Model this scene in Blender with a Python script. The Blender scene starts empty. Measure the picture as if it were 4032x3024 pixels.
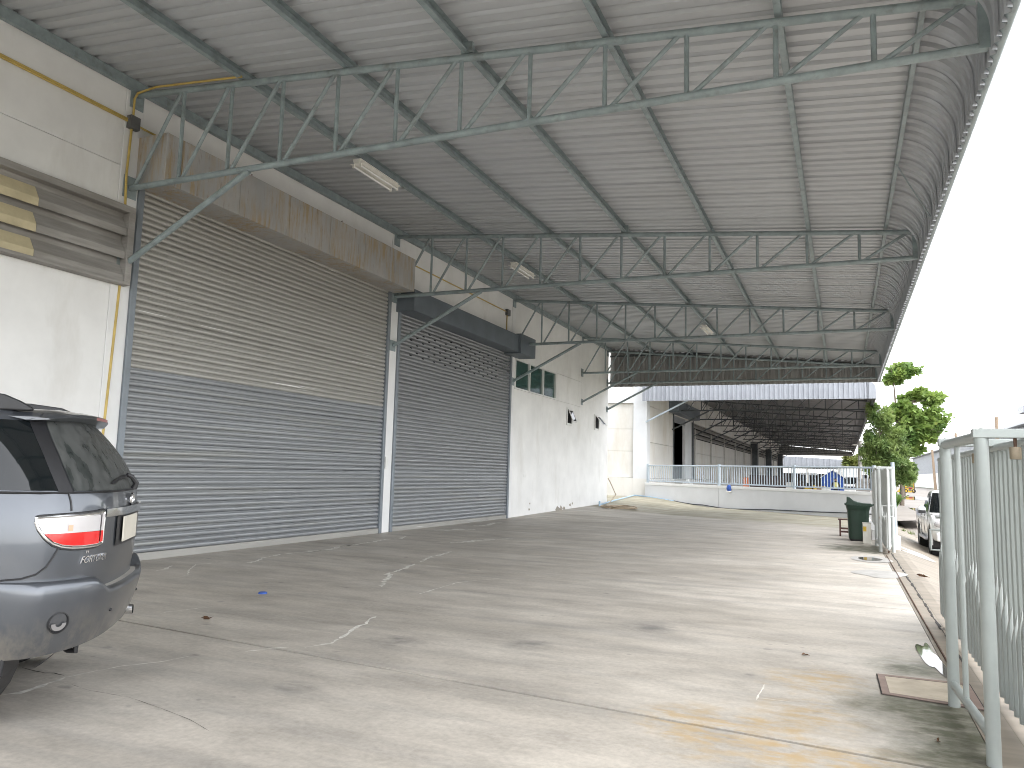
import bpy, math, random
import numpy as np
from mathutils import Matrix, Vector
random.seed(7)
scene = bpy.context.scene
col = scene.collection
R = math.radians

# ------------------------------------------------------------------ camera
# pixel -> ray calibration of the photograph (4032 x 3024)
PX, PY = 2016.0, 1512.0
_S = 4032/2212
VD = np.array([1822, 1036])*_S
VX = np.array([-2770, 912])*_S
FPX = math.sqrt(-((VD[0]-PX)*(VX[0]-PX)+(VD[1]-PY)*(VX[1]-PY)))
def _ray(u, v): return np.array([(u-PX)/FPX, -(v-PY)/FPX, -1.0])
_Y = _ray(*VD); _Y /= np.linalg.norm(_Y)
_X = -_ray(*VX); _X -= _Y*(_X@_Y); _X /= np.linalg.norm(_X)
MC = np.array([_X, _Y, np.cross(_X, _Y)])
CAM = np.array([0, 0, 1.55])
def pd(u, v): return MC@_ray(u, v)
def onz(u, v, z=0.0): r = pd(u, v); return CAM+r*(z-CAM[2])/r[2]
def onx(u, v, x): r = pd(u, v); return CAM+r*(x-CAM[0])/r[0]
def ony(u, v, y): r = pd(u, v); return CAM+r*(y-CAM[1])/r[1]

cam_d = bpy.data.cameras.new('camera'); cam = bpy.data.objects.new('camera', cam_d); col.objects.link(cam)
cam_d.sensor_width = 36; cam_d.lens = FPX/4032*36; cam_d.clip_end = 3000; cam_d.clip_start = 0.05
mw = Matrix([list(MC[i])+[CAM[i]] for i in range(3)]+[[0, 0, 0, 1]])
cam.matrix_world = mw
scene.camera = cam

# ------------------------------------------------------------------ sky and sun
SUN_EL, SUN_AZ = 58, 118        # degrees; azimuth clockwise from +Y
w = bpy.data.worlds.new('World'); scene.world = w; w.use_nodes = True
nt = w.node_tree; nt.nodes.clear()
sky = nt.nodes.new('ShaderNodeTexSky'); sky.sky_type = 'NISHITA'; sky.sun_disc = False
sky.sun_elevation = R(SUN_EL); sky.sun_rotation = R(SUN_AZ); sky.air_density = 1.0; sky.dust_density = 1.0; sky.ozone_density = 1.0
hs = nt.nodes.new('ShaderNodeHueSaturation'); hs.inputs['Saturation'].default_value = 0.15
bg = nt.nodes.new('ShaderNodeBackground'); bg.inputs['Strength'].default_value = 0.15
wo = nt.nodes.new('ShaderNodeOutputWorld')
nt.links.new(sky.outputs[0], hs.inputs['Color']); nt.links.new(hs.outputs[0], bg.inputs[0]); nt.links.new(bg.outputs[0], wo.inputs[0])
sl = bpy.data.lights.new('sun', 'SUN'); sl.energy = .5; sl.angle = R(40); sl.color = (1.0, 0.985, 0.96)
sun = bpy.data.objects.new('sun', sl); col.objects.link(sun)
sd = Vector((math.sin(R(SUN_AZ))*math.cos(R(SUN_EL)), math.cos(R(SUN_AZ))*math.cos(R(SUN_EL)), math.sin(R(SUN_EL))))
sun.rotation_euler = sd.to_track_quat('Z', 'Y').to_euler()
sun.location = (20, -10, 40)
vs = scene.view_settings
vs.view_transform = 'Standard'; vs.look = 'None'; vs.gamma = 1.0; vs.exposure = 2.3
try: vs.use_curve_mapping = False
except Exception: pass
scene.cycles.use_denoising = True; scene.cycles.filter_width = 1.0
scene.cycles.max_bounces = 6; scene.cycles.diffuse_bounces = 4; scene.cycles.glossy_bounces = 3; scene.cycles.adaptive_threshold = .025
scene.cycles.transparent_max_bounces = 8; scene.cycles.sample_clamp_indirect = 10

# ------------------------------------------------------------------ materials
def newmat(name):
    m = bpy.data.materials.new(name); m.use_nodes = True
    t = m.node_tree; b = t.nodes['Principled BSDF']
    return m, t, b
def N(t, typ, **kw):
    n = t.nodes.new(typ)
    for k, v in kw.items(): setattr(n, k, v)
    return n
_cache = {}
def wpos(t, sc=(1, 1, 1)):
    k = (t, 'w', sc)
    if k in _cache: return _cache[k]
    _cache[k] = o = _wpos(t, sc); return o
def _wpos(t, sc):
    g = N(t, 'ShaderNodeNewGeometry'); mp = N(t, 'ShaderNodeMapping'); mp.inputs['Scale'].default_value = sc
    t.links.new(g.outputs['Position'], mp.inputs['Vector']); return mp.outputs[0]
def noise(t, sc=(1, 1, 1), scale=1.0, detail=4, rough=.6, vec=None):
    detail = min(detail, 5); k = (t, 'n', sc, scale, detail, rough)
    if k in _cache: return _cache[k]
    _cache[k] = o = _noise(t, sc, scale, detail, rough, vec); return o
def _noise(t, sc, scale, detail, rough, vec):
    n = N(t, 'ShaderNodeTexNoise'); n.inputs['Scale'].default_value = scale; n.inputs['Detail'].default_value = detail
    n.inputs['Roughness'].default_value = rough
    t.links.new(vec or wpos(t, sc), n.inputs['Vector']); return n.outputs['Fac']
def ramp(t, fac, stops):
    r = N(t, 'ShaderNodeValToRGB'); e = r.color_ramp.elements
    while len(e) < len(stops): e.new(.5)
    for i, (p, c) in enumerate(stops):
        e[i].position = p
        e[i].color = (c, c, c, 1) if isinstance(c, (int, float)) else (*c, 1)
    t.links.new(fac, r.inputs[0]); return r.outputs['Color']
def mix(t, fac, a, b, mode='MIX'):
    m = N(t, 'ShaderNodeMix', data_type='RGBA', blend_type=mode)
    for i, v in ((0, fac), (6, a), (7, b)):
        s = m.inputs[i]
        if isinstance(v, (int, float)): s.default_value = v if i == 0 else (v, v, v, 1)
        elif isinstance(v, tuple): s.default_value = (*v, 1)
        else: t.links.new(v, s)
    return m.outputs[2]
def math_(t, op, a, b=None, clamp=False):
    m = N(t, 'ShaderNodeMath', operation=op); m.use_clamp = clamp
    for i, v in enumerate((a, b)):
        if v is None: continue
        if isinstance(v, (int, float)): m.inputs[i].default_value = v
        else: t.links.new(v, m.inputs[i])
    return m.outputs[0]
def bump(t, b, h, strength=.3, dist=.01):
    n = N(t, 'ShaderNodeBump'); n.inputs['Strength'].default_value = strength; n.inputs['Distance'].default_value = dist
    t.links.new(h, n.inputs['Height']); t.links.new(n.outputs[0], b.inputs['Normal'])
def simple(name, c, rough=.6, metal=0.0, var=.12, scale=6, sc=(1, 1, 1), bmp=0, dirt=None, dsc=(1, 1, 1), dscale=2, dlo=.5, dhi=.75, spec=None, coat=0):
    m, t, b = newmat(name)
    f = noise(t, sc, scale)
    c2 = tuple(x*(1-var*2) for x in c); c3 = tuple(min(1, x*(1+var)) for x in c)
    colr = ramp(t, f, [(.3, c2), (.7, c3)])
    if dirt:
        g = ramp(t, noise(t, dsc, dscale, 8, .65), [(dlo, 0.0), (dhi, 1.0)])
        colr = mix(t, g, colr, dirt)
    t.links.new(colr, b.inputs['Base Color'])
    b.inputs['Roughness'].default_value = rough; b.inputs['Metallic'].default_value = metal
    if spec is not None: b.inputs['Specular IOR Level'].default_value = spec
    if coat: b.inputs['Coat Weight'].default_value = coat; b.inputs['Coat Roughness'].default_value = .05
    if bmp: bump(t, b, noise(t, sc, scale*3), bmp)
    return m
def sphere_mask(t, c, r, soft, nz=.6, nscale=1.5):
    """1 inside a noisy blob round c (world), 0 outside."""
    p = wpos(t); d = N(t, 'ShaderNodeVectorMath', operation='DISTANCE'); d.inputs[1].default_value = c
    t.links.new(p, d.inputs[0])
    v = math_(t, 'ADD', d.outputs['Value'], math_(t, 'MULTIPLY', math_(t, 'SUBTRACT', noise(t, (1, 1, 1), nscale, 7), .5), nz*r*2))
    mr = N(t, 'ShaderNodeMapRange'); mr.inputs[1].default_value = r; mr.inputs[2].default_value = r-soft; mr.inputs[3].default_value = 0; mr.inputs[4].default_value = 1
    t.links.new(v, mr.inputs[0]); return mr.outputs[0]

def mat_concrete():
    m, t, b = newmat('yard_concrete')
    big = noise(t, (.35, .9, 1), .7, 5)
    c = ramp(t, big, [(.3, (.40, .365, .315)), (.5, (.48, .44, .385)), (.72, (.55, .51, .45))])
    mid = ramp(t, noise(t, (.8, 1.6, 1), 1.5, 8, .68), [(.34, .72), (.62, 1.05)])
    c = mix(t, .85, c, mid, 'MULTIPLY')
    # tyre-scuff streaks across the yard
    st = ramp(t, noise(t, (.16, 2.6, 1), 1.6, 5, .55), [(.50, 0.0), (.72, 1.0)])
    c = mix(t, math_(t, 'MULTIPLY', st, .34), c, (.225, .22, .215))
    # dark oil and gum spots
    vo = N(t, 'ShaderNodeTexVoronoi'); vo.inputs['Scale'].default_value = 1.9; vo.inputs['Randomness'].default_value = 1
    t.links.new(wpos(t, (1, 1.2, 1)), vo.inputs['Vector'])
    sp = ramp(t, math_(t, 'ADD', vo.outputs['Distance'], math_(t, 'MULTIPLY', noise(t, (1, 1, 1), 14, 4), .16)), [(.12, 1.0), (.19, 0.0)])
    gate = ramp(t, noise(t, (1, 1, 1), .8, 3), [(.42, 0.0), (.52, 1.0)])
    c = mix(t, math_(t, 'MULTIPLY', math_(t, 'MULTIPLY', sp, gate), .62), c, (.17, .16, .155))
    vo2 = N(t, 'ShaderNodeTexVoronoi'); vo2.inputs['Scale'].default_value = 4.6; vo2.inputs['Randomness'].default_value = 1
    t.links.new(wpos(t, (1, 1.2, 1)), vo2.inputs['Vector'])
    sp2 = ramp(t, math_(t, 'ADD', vo2.outputs['Distance'], math_(t, 'MULTIPLY', noise(t, (1, 1, 1), 14, 4), .16)), [(.14, 1.0), (.2, 0.0)])
    c = mix(t, math_(t, 'MULTIPLY', math_(t, 'MULTIPLY', sp2, ramp(t, noise(t, (1, 1, 1), 1.7, 3), [(.5, 0.0), (.6, 1.0)])), .5), c, (.2, .19, .18))
    for (u_, v_, r_) in ((1560, 2532, .30), (1175, 2706, .20), (2080, 2540, .25), (2560, 2470, .4)):
        pc = onz(u_, v_); mk = math_(t, 'MULTIPLY', sphere_mask(t, tuple(pc), r_, r_*.8, .9, 2.4), ramp(t, noise(t, (.8, 2.2, 1), 3, 5), [(.36, .1), (.58, .75)]))
        c = mix(t, mk, c, (.15, .145, .14))
    fine = ramp(t, noise(t, (1, 1, 1), 24, 8, .7), [(.3, .84), (.7, 1.1)])
    c = mix(t, 1.0, c, fine, 'MULTIPLY')
    # rust drips near the gate
    for cc, r in (((-.75, 5.05, 0), .6), ((-.1, 4.75, 0), .55), ((-.3, 5.6, 0), .5), ((.3, 4.6, 0), .4), ((-.2, 6.6, 0), .5)):
        mk = math_(t, 'MULTIPLY', sphere_mask(t, cc, r, .35, .9, 2.4), ramp(t, noise(t, (1, 2.2, 1), 5, 6), [(.42, 0.0), (.6, .7)]))
        c = mix(t, mk, c, (.42, .30, .15))
    # algae by the hatch and along the gate
    for cc, r in (((.62, 5.9, 0), .72), ((.5, 7.45, 0), .5), ((.75, 5.2, 0), .7), ((.35, 6.3, 0), .5), ((.5, 19.5, 0), 1.2)):
        mk = math_(t, 'MULTIPLY', sphere_mask(t, cc, r, .45, .7, 2.4), ramp(t, noise(t, (1, 1.6, 1), 6, 7), [(.3, .4), (.58, .92)]))
        c = mix(t, mk, c, (.075, .078, .045))
    # mossy dirt at the far end of the yard
    g = N(t, 'ShaderNodeNewGeometry'); sep = N(t, 'ShaderNodeSeparateXYZ'); t.links.new(g.outputs['Position'], sep.inputs[0])
    edge = math_(t, 'ADD', sep.outputs['Y'], math_(t, 'MULTIPLY', sep.outputs['X'], .45))
    edge = math_(t, 'ADD', edge, math_(t, 'MULTIPLY', noise(t, (.6, 1, 1), .9, 6), 3.0))
    mr = N(t, 'ShaderNodeMapRange'); mr.inputs[1].default_value = 28.4; mr.inputs[2].default_value = 29.3; t.links.new(edge, mr.inputs[0])
    mossc = ramp(t, noise(t, (.5, 1.4, 1), 1.5, 8, .7), [(.3, (.13, .125, .075)), (.5, (.26, .24, .17)), (.72, (.43, .39, .31))])
    c = mix(t, math_(t, 'MULTIPLY', mr.outputs[0], .85), c, mossc)
    t.links.new(c, b.inputs['Base Color'])
    rg = ramp(t, noise(t, (.3, 1.4, 1), 1.1, 5), [(.35, .42), (.65, .7)])
    t.links.new(rg, b.inputs['Roughness']); b.inputs['Specular IOR Level'].default_value = .35
    bump(t, b, noise(t, (1, 1, 1), 60, 6, .7), .25, .004)
    return m
M = {}
M['concrete'] = mat_concrete()
M['joint'] = simple('joint_dirt', (.05, .045, .04), .9)
M['drive'] = simple('driveway_concrete', (.26, .222, .175), .65, var=.12, scale=1.2, sc=(.5, 2.5, 1), dirt=(.17, .15, .12), dsc=(.3, 1.6, 1), dscale=1.5, bmp=.1)
M['road'] = simple('road_concrete', (.255, .225, .195), .6, var=.1, scale=.3, dirt=(.16, .14, .12), dsc=(.3, .08, 1), dscale=1, bmp=.1)
M['earth'] = simple('earth', (.20, .19, .12), .95, var=.2, scale=.3, dirt=(.09, .13, .04), dscale=.2)
M['white_wall'] = simple('white_wall_paint', (.79, .785, .77), .75, var=.04, scale=1.2, dirt=(.62, .60, .565), dsc=(1, 1, .35), dscale=1.3, dlo=.55, dhi=.9, bmp=.06)
M['aged_wall'] = simple('aged_white_wall', (.68, .665, .63), .8, var=.04, scale=.8, dirt=(.52, .475, .40), dsc=(1, 1, .3), dscale=.9, dlo=.5, dhi=.85)
M['plain_white'] = simple('white_paint', (.76, .76, .755), .6, var=.03, scale=2)
M['grey_white'] = simple('grey_white_paint', (.66, .67, .685), .65, var=.04, scale=.8, dirt=(.62, .62, .62), dscale=1, dlo=.55, dhi=.9)
M['teal'] = simple('grey_green_steel_paint', (.265, .318, .325), .42, .0, var=.12, scale=5, dirt=(.15, .16, .15), dsc=(1, 1, 1), dscale=4, dlo=.55, dhi=.8)
M['teal_dk'] = simple('dark_and_shaded_steel', (.085, .095, .10), .5, 0, var=.15, scale=4)  # dark steel; on the neighbouring trusses the canopy shade is in this colour
M['roof'] = simple('roof_sheet_underside', (.50, .515, .53), .45, .15, var=.02, scale=.5, sc=(.4, .6, 1), dirt=(.45, .455, .46), dsc=(.3, .7, 1), dscale=.8, dlo=.5, dhi=.9)
M['roof_bluish'] = simple('curved_sheet_underside', (.47, .485, .51), .4, .35, var=.06, scale=3)
M['clad_dk'] = simple('dirty_cladding', (.34, .335, .325), .6, .1, var=.10, scale=2, sc=(3, 3, .5), dirt=(.19, .17, .15), dsc=(4, 4, .5), dscale=1.2, dlo=.5, dhi=.8)
M['clad_lt'] = simple('bright_cladding', (.31, .325, .355), .45, .2, var=.05, scale=2, dirt=(.25, .26, .29), dsc=(3, 3, .3), dscale=1, dlo=.5, dhi=.8)
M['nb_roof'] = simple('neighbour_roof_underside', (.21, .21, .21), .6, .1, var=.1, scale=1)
M['slat_beige'] = simple('faded_shutter', (.405, .395, .37), .36, .35, var=.05, scale=3, sc=(1, .12, 6), dirt=(.375, .36, .33), dsc=(1, .4, 3), dscale=2.5, dlo=.5, dhi=.8)
M['slat_blue'] = simple('blue_grey_shutter', (.30, .312, .325), .34, .35, var=.08, scale=3, sc=(1, .10, 6), dirt=(.31, .31, .29), dsc=(1, .15, 4), dscale=1.6, dlo=.52, dhi=.75)
M['slat_grey'] = simple('dark_grey_shutter', (.30, .308, .32), .28, .45, var=.08, scale=3, sc=(1, .10, 6), dirt=(.30, .30, .31), dsc=(1, .2, 4), dscale=2, dlo=.55, dhi=.8)
M['guide'] = simple('guide_paint', (.20, .225, .25), .45, .2, var=.08, scale=3)
M['hood_blue'] = simple('blue_grey_hood', (.15, .175, .20), .42, .3, var=.07, scale=2)
def glint_streaks(m, thr, c=(.82, .82, .80)):  # sky glints on the slats, painted as pale noise streaks in the base colour
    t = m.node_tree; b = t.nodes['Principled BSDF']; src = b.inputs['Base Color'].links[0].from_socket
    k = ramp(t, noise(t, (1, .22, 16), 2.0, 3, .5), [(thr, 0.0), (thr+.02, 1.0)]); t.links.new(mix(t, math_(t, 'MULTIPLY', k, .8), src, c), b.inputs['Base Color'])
glint_streaks(M['slat_beige'], .70); glint_streaks(M['slat_blue'], .72, (.6, .61, .62)); glint_streaks(M['slat_grey'], .70, (.62, .63, .65))
def mat_rust_hood():
    m, t, b = newmat('rusty_galvanised')
    c = ramp(t, noise(t, (1, 1, 1), 1.4, 5), [(.3, (.40, .40, .40)), (.7, (.50, .49, .475))])
    f = ramp(t, noise(t, (6, 6, .7), 1.6, 8, .7), [(.44, 0.0), (.60, 1.0)])
    g = ramp(t, noise(t, (1, 1, 1), .9, 4), [(.40, .1), (.58, .95)])
    c = mix(t, math_(t, 'MULTIPLY', f, g), c, (.43, .33, .20))
    f2 = ramp(t, noise(t, (9, 9, .8), 2.2, 8, .75), [(.6, 0.0), (.72, .8)])
    c = mix(t, f2, c, (.20, .12, .06))
    t.links.new(c, b.inputs['Base Color']); b.inputs['Roughness'].default_value = .5; b.inputs['Metallic'].default_value = .3
    return m
M['hood_rust'] = mat_rust_hood()
M['louver'] = simple('weathered_louver', (.33, .315, .295), .6, .1, var=.15, scale=2, sc=(1, .5, 4), dirt=(.20, .185, .165), dsc=(1, .4, 3), dscale=1.4, dlo=.4, dhi=.75)
M['louver_y'] = simple('yellowed_louver', (.52, .45, .29), .6, .0, var=.1, scale=3)
M['yellow_pipe'] = simple('yellow_conduit', (.55, .40, .11), .45, 0, var=.1, scale=6)
M['box_grey'] = simple('grey_plastic', (.13, .13, .13), .5)
M['dark'] = simple('dark_interior', (.012, .012, .014), .9)
M['alu_white'] = simple('white_aluminium', (.75, .75, .73), .4, 0, var=.03)
M['gate'] = simple('grey_green_gate_paint', (.33, .36, .345), .4, 0, var=.05, scale=4, dirt=(.29, .31, .30), dsc=(1, 1, .4), dscale=4, dlo=.5, dhi=.85)
M['gate_dirty'] = simple('chipped_gate_paint', (.46, .48, .465), .4, 0, var=.05, scale=4, dirt=(.25, .15, .09), dsc=(1, 1, .5), dscale=7, dlo=.66, dhi=.76)
M['rail_blue'] = simple('pale_blue_rail_paint', (.40, .46, .51), .4, 0, var=.05, scale=3)
M['rust'] = simple('rusty_iron', (.13, .075, .05), .8, .2, var=.2, scale=12)
M['brass'] = simple('dull_roller', (.30, .25, .18), .6, .3, var=.12, scale=12)
M['black'] = simple('black_plastic', (.018, .018, .02), .45)
M['rubber'] = simple('tyre_rubber', (.022, .022, .022), .8, var=.15, scale=20)
M['chrome'] = simple('chrome', (.78, .78, .78), .12, 1.0, var=.02)
M['alloy'] = simple('alloy', (.5, .5, .52), .3, .9, var=.04)
M['green_bin'] = simple('dark_green_plastic', (.009, .033, .019), .42, 0, var=.10, scale=4, dirt=(.03, .06, .04), dsc=(1, 1, .5), dscale=3, dlo=.55, dhi=.85)
M['wood_dk'] = simple('dark_red_wood', (.085, .035, .028), .55, var=.15, scale=6)
M['stainless'] = simple('stainless_steel', (.55, .53, .48), .3, .9, var=.08, scale=5, sc=(1, 1, .3))
M['yellow'] = simple('yellow_paint', (.65, .43, .04), .5)
M['blue'] = simple('blue_paint', (.025, .085, .36), .5, var=.06)
M['orange'] = simple('orange_paint', (.55, .16, .05), .6)
M['brown_dk'] = simple('dark_brown_steel', (.045, .032, .027), .7, var=.15, scale=2)
M['cardboard'] = simple('cardboard', (.34, .23, .13), .85, var=.1, scale=2)
M['white_plastic'] = simple('white_plastic', (.75, .75, .73), .5)
M['tube'] = simple('fluorescent_tube_off', (.85, .85, .83), .25, var=.02)
M['fixture'] = simple('cream_fixture', (.82, .80, .74), .45, var=.05)
M['leafbrown'] = simple('dry_leaf', (.12, .06, .03), .8)
M['bark'] = simple('bark', (.17, .14, .11), .9, var=.2, scale=8, bmp=.3)
M['pole_conc'] = simple('pole_concrete', (.46, .44, .41), .85, var=.06)
M['pole_wood'] = simple('pole_wood', (.33, .25, .18), .85, var=.1)
M['filler'] = simple('pale_crack_filler', (.72, .70, .64), .9, var=.15, scale=14)
M['hatch_frame'] = simple('rust_red_frame', (.27, .20, .17), .75, .1, var=.12, scale=5)
M['hatch_plate'] = simple('sandy_hatch_plate', (.47, .41, .32), .75, var=.15, scale=3, dirt=(.2, .19, .13), dscale=3, dlo=.55, dhi=.8)
M['hose'] = simple('tan_hose', (.40, .32, .23), .6)
M['cable'] = simple('black_cable', (.03, .032, .04), .6)
M['pvc_blue'] = simple('pale_blue_pvc', (.40, .55, .68), .5)
M['skin'] = simple('skin', (.30, .17, .11), .6)
M['cloth_dk'] = simple('dark_cloth', (.02, .022, .03), .9)
M['hivis'] = simple('hi_vis', (.62, .58, .20), .7)
M['red'] = simple('red_paint', (.35, .03, .04), .5)
def mat_wet(name, c, r, alpha_noise=True):
    m, t, b = newmat(name); b.inputs['Base Color'].default_value = (*c, 1); b.inputs['Roughness'].default_value = r
    b.inputs['Specular IOR Level'].default_value = .6; bump(t, b, noise(t, (1, 1, 1), 3, 2), .03, .01); return m
M['water'] = mat_wet('puddle_water', (.10, .09, .08), .03)
M['damp'] = simple('drying_puddle_rim', (.40, .385, .36), .4, var=.1, scale=4)
def mat_glass(name, c, rough=.06, metal=0, spec=.8):
    m, t, b = newmat(name); b.inputs['Base Color'].default_value = (*c, 1); b.inputs['Roughness'].default_value = rough
    b.inputs['Specular IOR Level'].default_value = spec; return m
M['green_glass'] = mat_glass('green_tinted_glass', (.025, .075, .065), .06, spec=.9)
M['dark_glass'] = mat_glass('dark_tinted_glass', (.006, .008, .009), .05, spec=.5)
def mat_dusty_glass():
    m, t, b = newmat('dusty_rear_glass')
    f = ramp(t, noise(t, (3.5, 3.5, .7), 2.6, 3, .5), [(.30, 0.0), (.56, 1.0)])
    c = mix(t, f, (.02, .025, .024), (.075, .078, .075)); t.links.new(c, b.inputs['Base Color'])
    r = mix(t, f, .1, .5); t.links.new(r, b.inputs['Roughness']); return m
M['dusty_glass'] = mat_dusty_glass()
def mat_car(name, c, metal=.55, dirt=(.30, .27, .22), zlo=.42, zhi=.62):
    m, t, b = newmat(name)
    g = N(t, 'ShaderNodeNewGeometry'); sep = N(t, 'ShaderNodeSeparateXYZ'); t.links.new(g.outputs['Position'], sep.inputs[0])
    z = math_(t, 'ADD', sep.outputs['Z'], math_(t, 'MULTIPLY', noise(t, (1, 1, 1), 4, 7), -.12))
    mr = N(t, 'ShaderNodeMapRange'); mr.inputs[1].default_value = zhi; mr.inputs[2].default_value = zlo; t.links.new(z, mr.inputs[0])
    mk = math_(t, 'MULTIPLY', mr.outputs[0], ramp(t, noise(t, (1, 1, .5), 6, 8, .7), [(.45, .05), (.7, .55)]))
    dust = ramp(t, noise(t, (1.2, 1.2, .8), 2.2, 6), [(.45, 0.0), (.8, .16)])
    cc = mix(t, dust, c, (.22, .21, .20)); cc = mix(t, mk, cc, dirt)
    t.links.new(cc, b.inputs['Base Color']); b.inputs['Metallic'].default_value = metal
    rr = mix(t, dust, .28, .55); t.links.new(rr, b.inputs['Roughness'])
    b.inputs['Coat Weight'].default_value = .8; b.inputs['Coat Roughness'].default_value = .07
    return m
M['car_grey'] = mat_car('slate_grey_car_paint', (.088, .096, .11))
M['car_white'] = mat_car('white_car_paint', (.74, .74, .72), 0.0, (.4, .36, .3), -.2, .1)
M['lens_white'] = mat_glass('clear_lens', (.50, .48, .48), .12)
M['lens_red'] = mat_glass('red_lens', (.62, .012, .012), .1)
M['lens_amber'] = mat_glass('amber_lens', (.6, .36, .24), .15)
M['plate'] = simple('blank_plate', (.62, .58, .50), .5, var=.04)
M['step'] = simple('worn_step_pad', (.36, .34, .31), .7, var=.08, scale=4, sc=(1, 1, 1))
def mat_leaf(name, a, b2, yellow=None, nscale=.9):
    m, t, b = newmat(name)
    f = noise(t, (1, 1, 1), nscale, 4)
    c = ramp(t, f, [(.35, a), (.65, b2)])
    if yellow: c = mix(t, ramp(t, noise(t, (1, 1, 1), 2.7, 3), [(.6, 0.0), (.75, .8)]), c, yellow)
    t.links.new(c, b.inputs['Base Color']); b.inputs['Roughness'].default_value = .5
    tr = N(t, 'ShaderNodeBsdfTranslucent'); t.links.new(c, tr.inputs[0])
    mx = N(t, 'ShaderNodeMixShader'); mx.inputs[0].default_value = .42
    t.links.new(b.outputs[0], mx.inputs[1]); t.links.new(tr.outputs[0], mx.inputs[2])
    t.links.new(mx.outputs[0], t.nodes['Material Output'].inputs[0]); return m
M['leaf_broad'] = mat_leaf('broad_leaves', (.12, .21, .055), (.29, .39, .10), (.40, .41, .11))
M['leaf_feather'] = mat_leaf('feathery_leaves', (.11, .19, .06), (.29, .37, .12), (.30, .26, .12))
M['leaf_pale'] = mat_leaf('pale_leaves', (.14, .19, .05), (.26, .27, .08))
M['leaf_grass'] = mat_leaf('grass_blades', (.07, .12, .03), (.17, .22, .06))
M['leaf_banana'] = mat_leaf('plantain_leaf', (.06, .13, .03), (.13, .22, .05))

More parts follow.
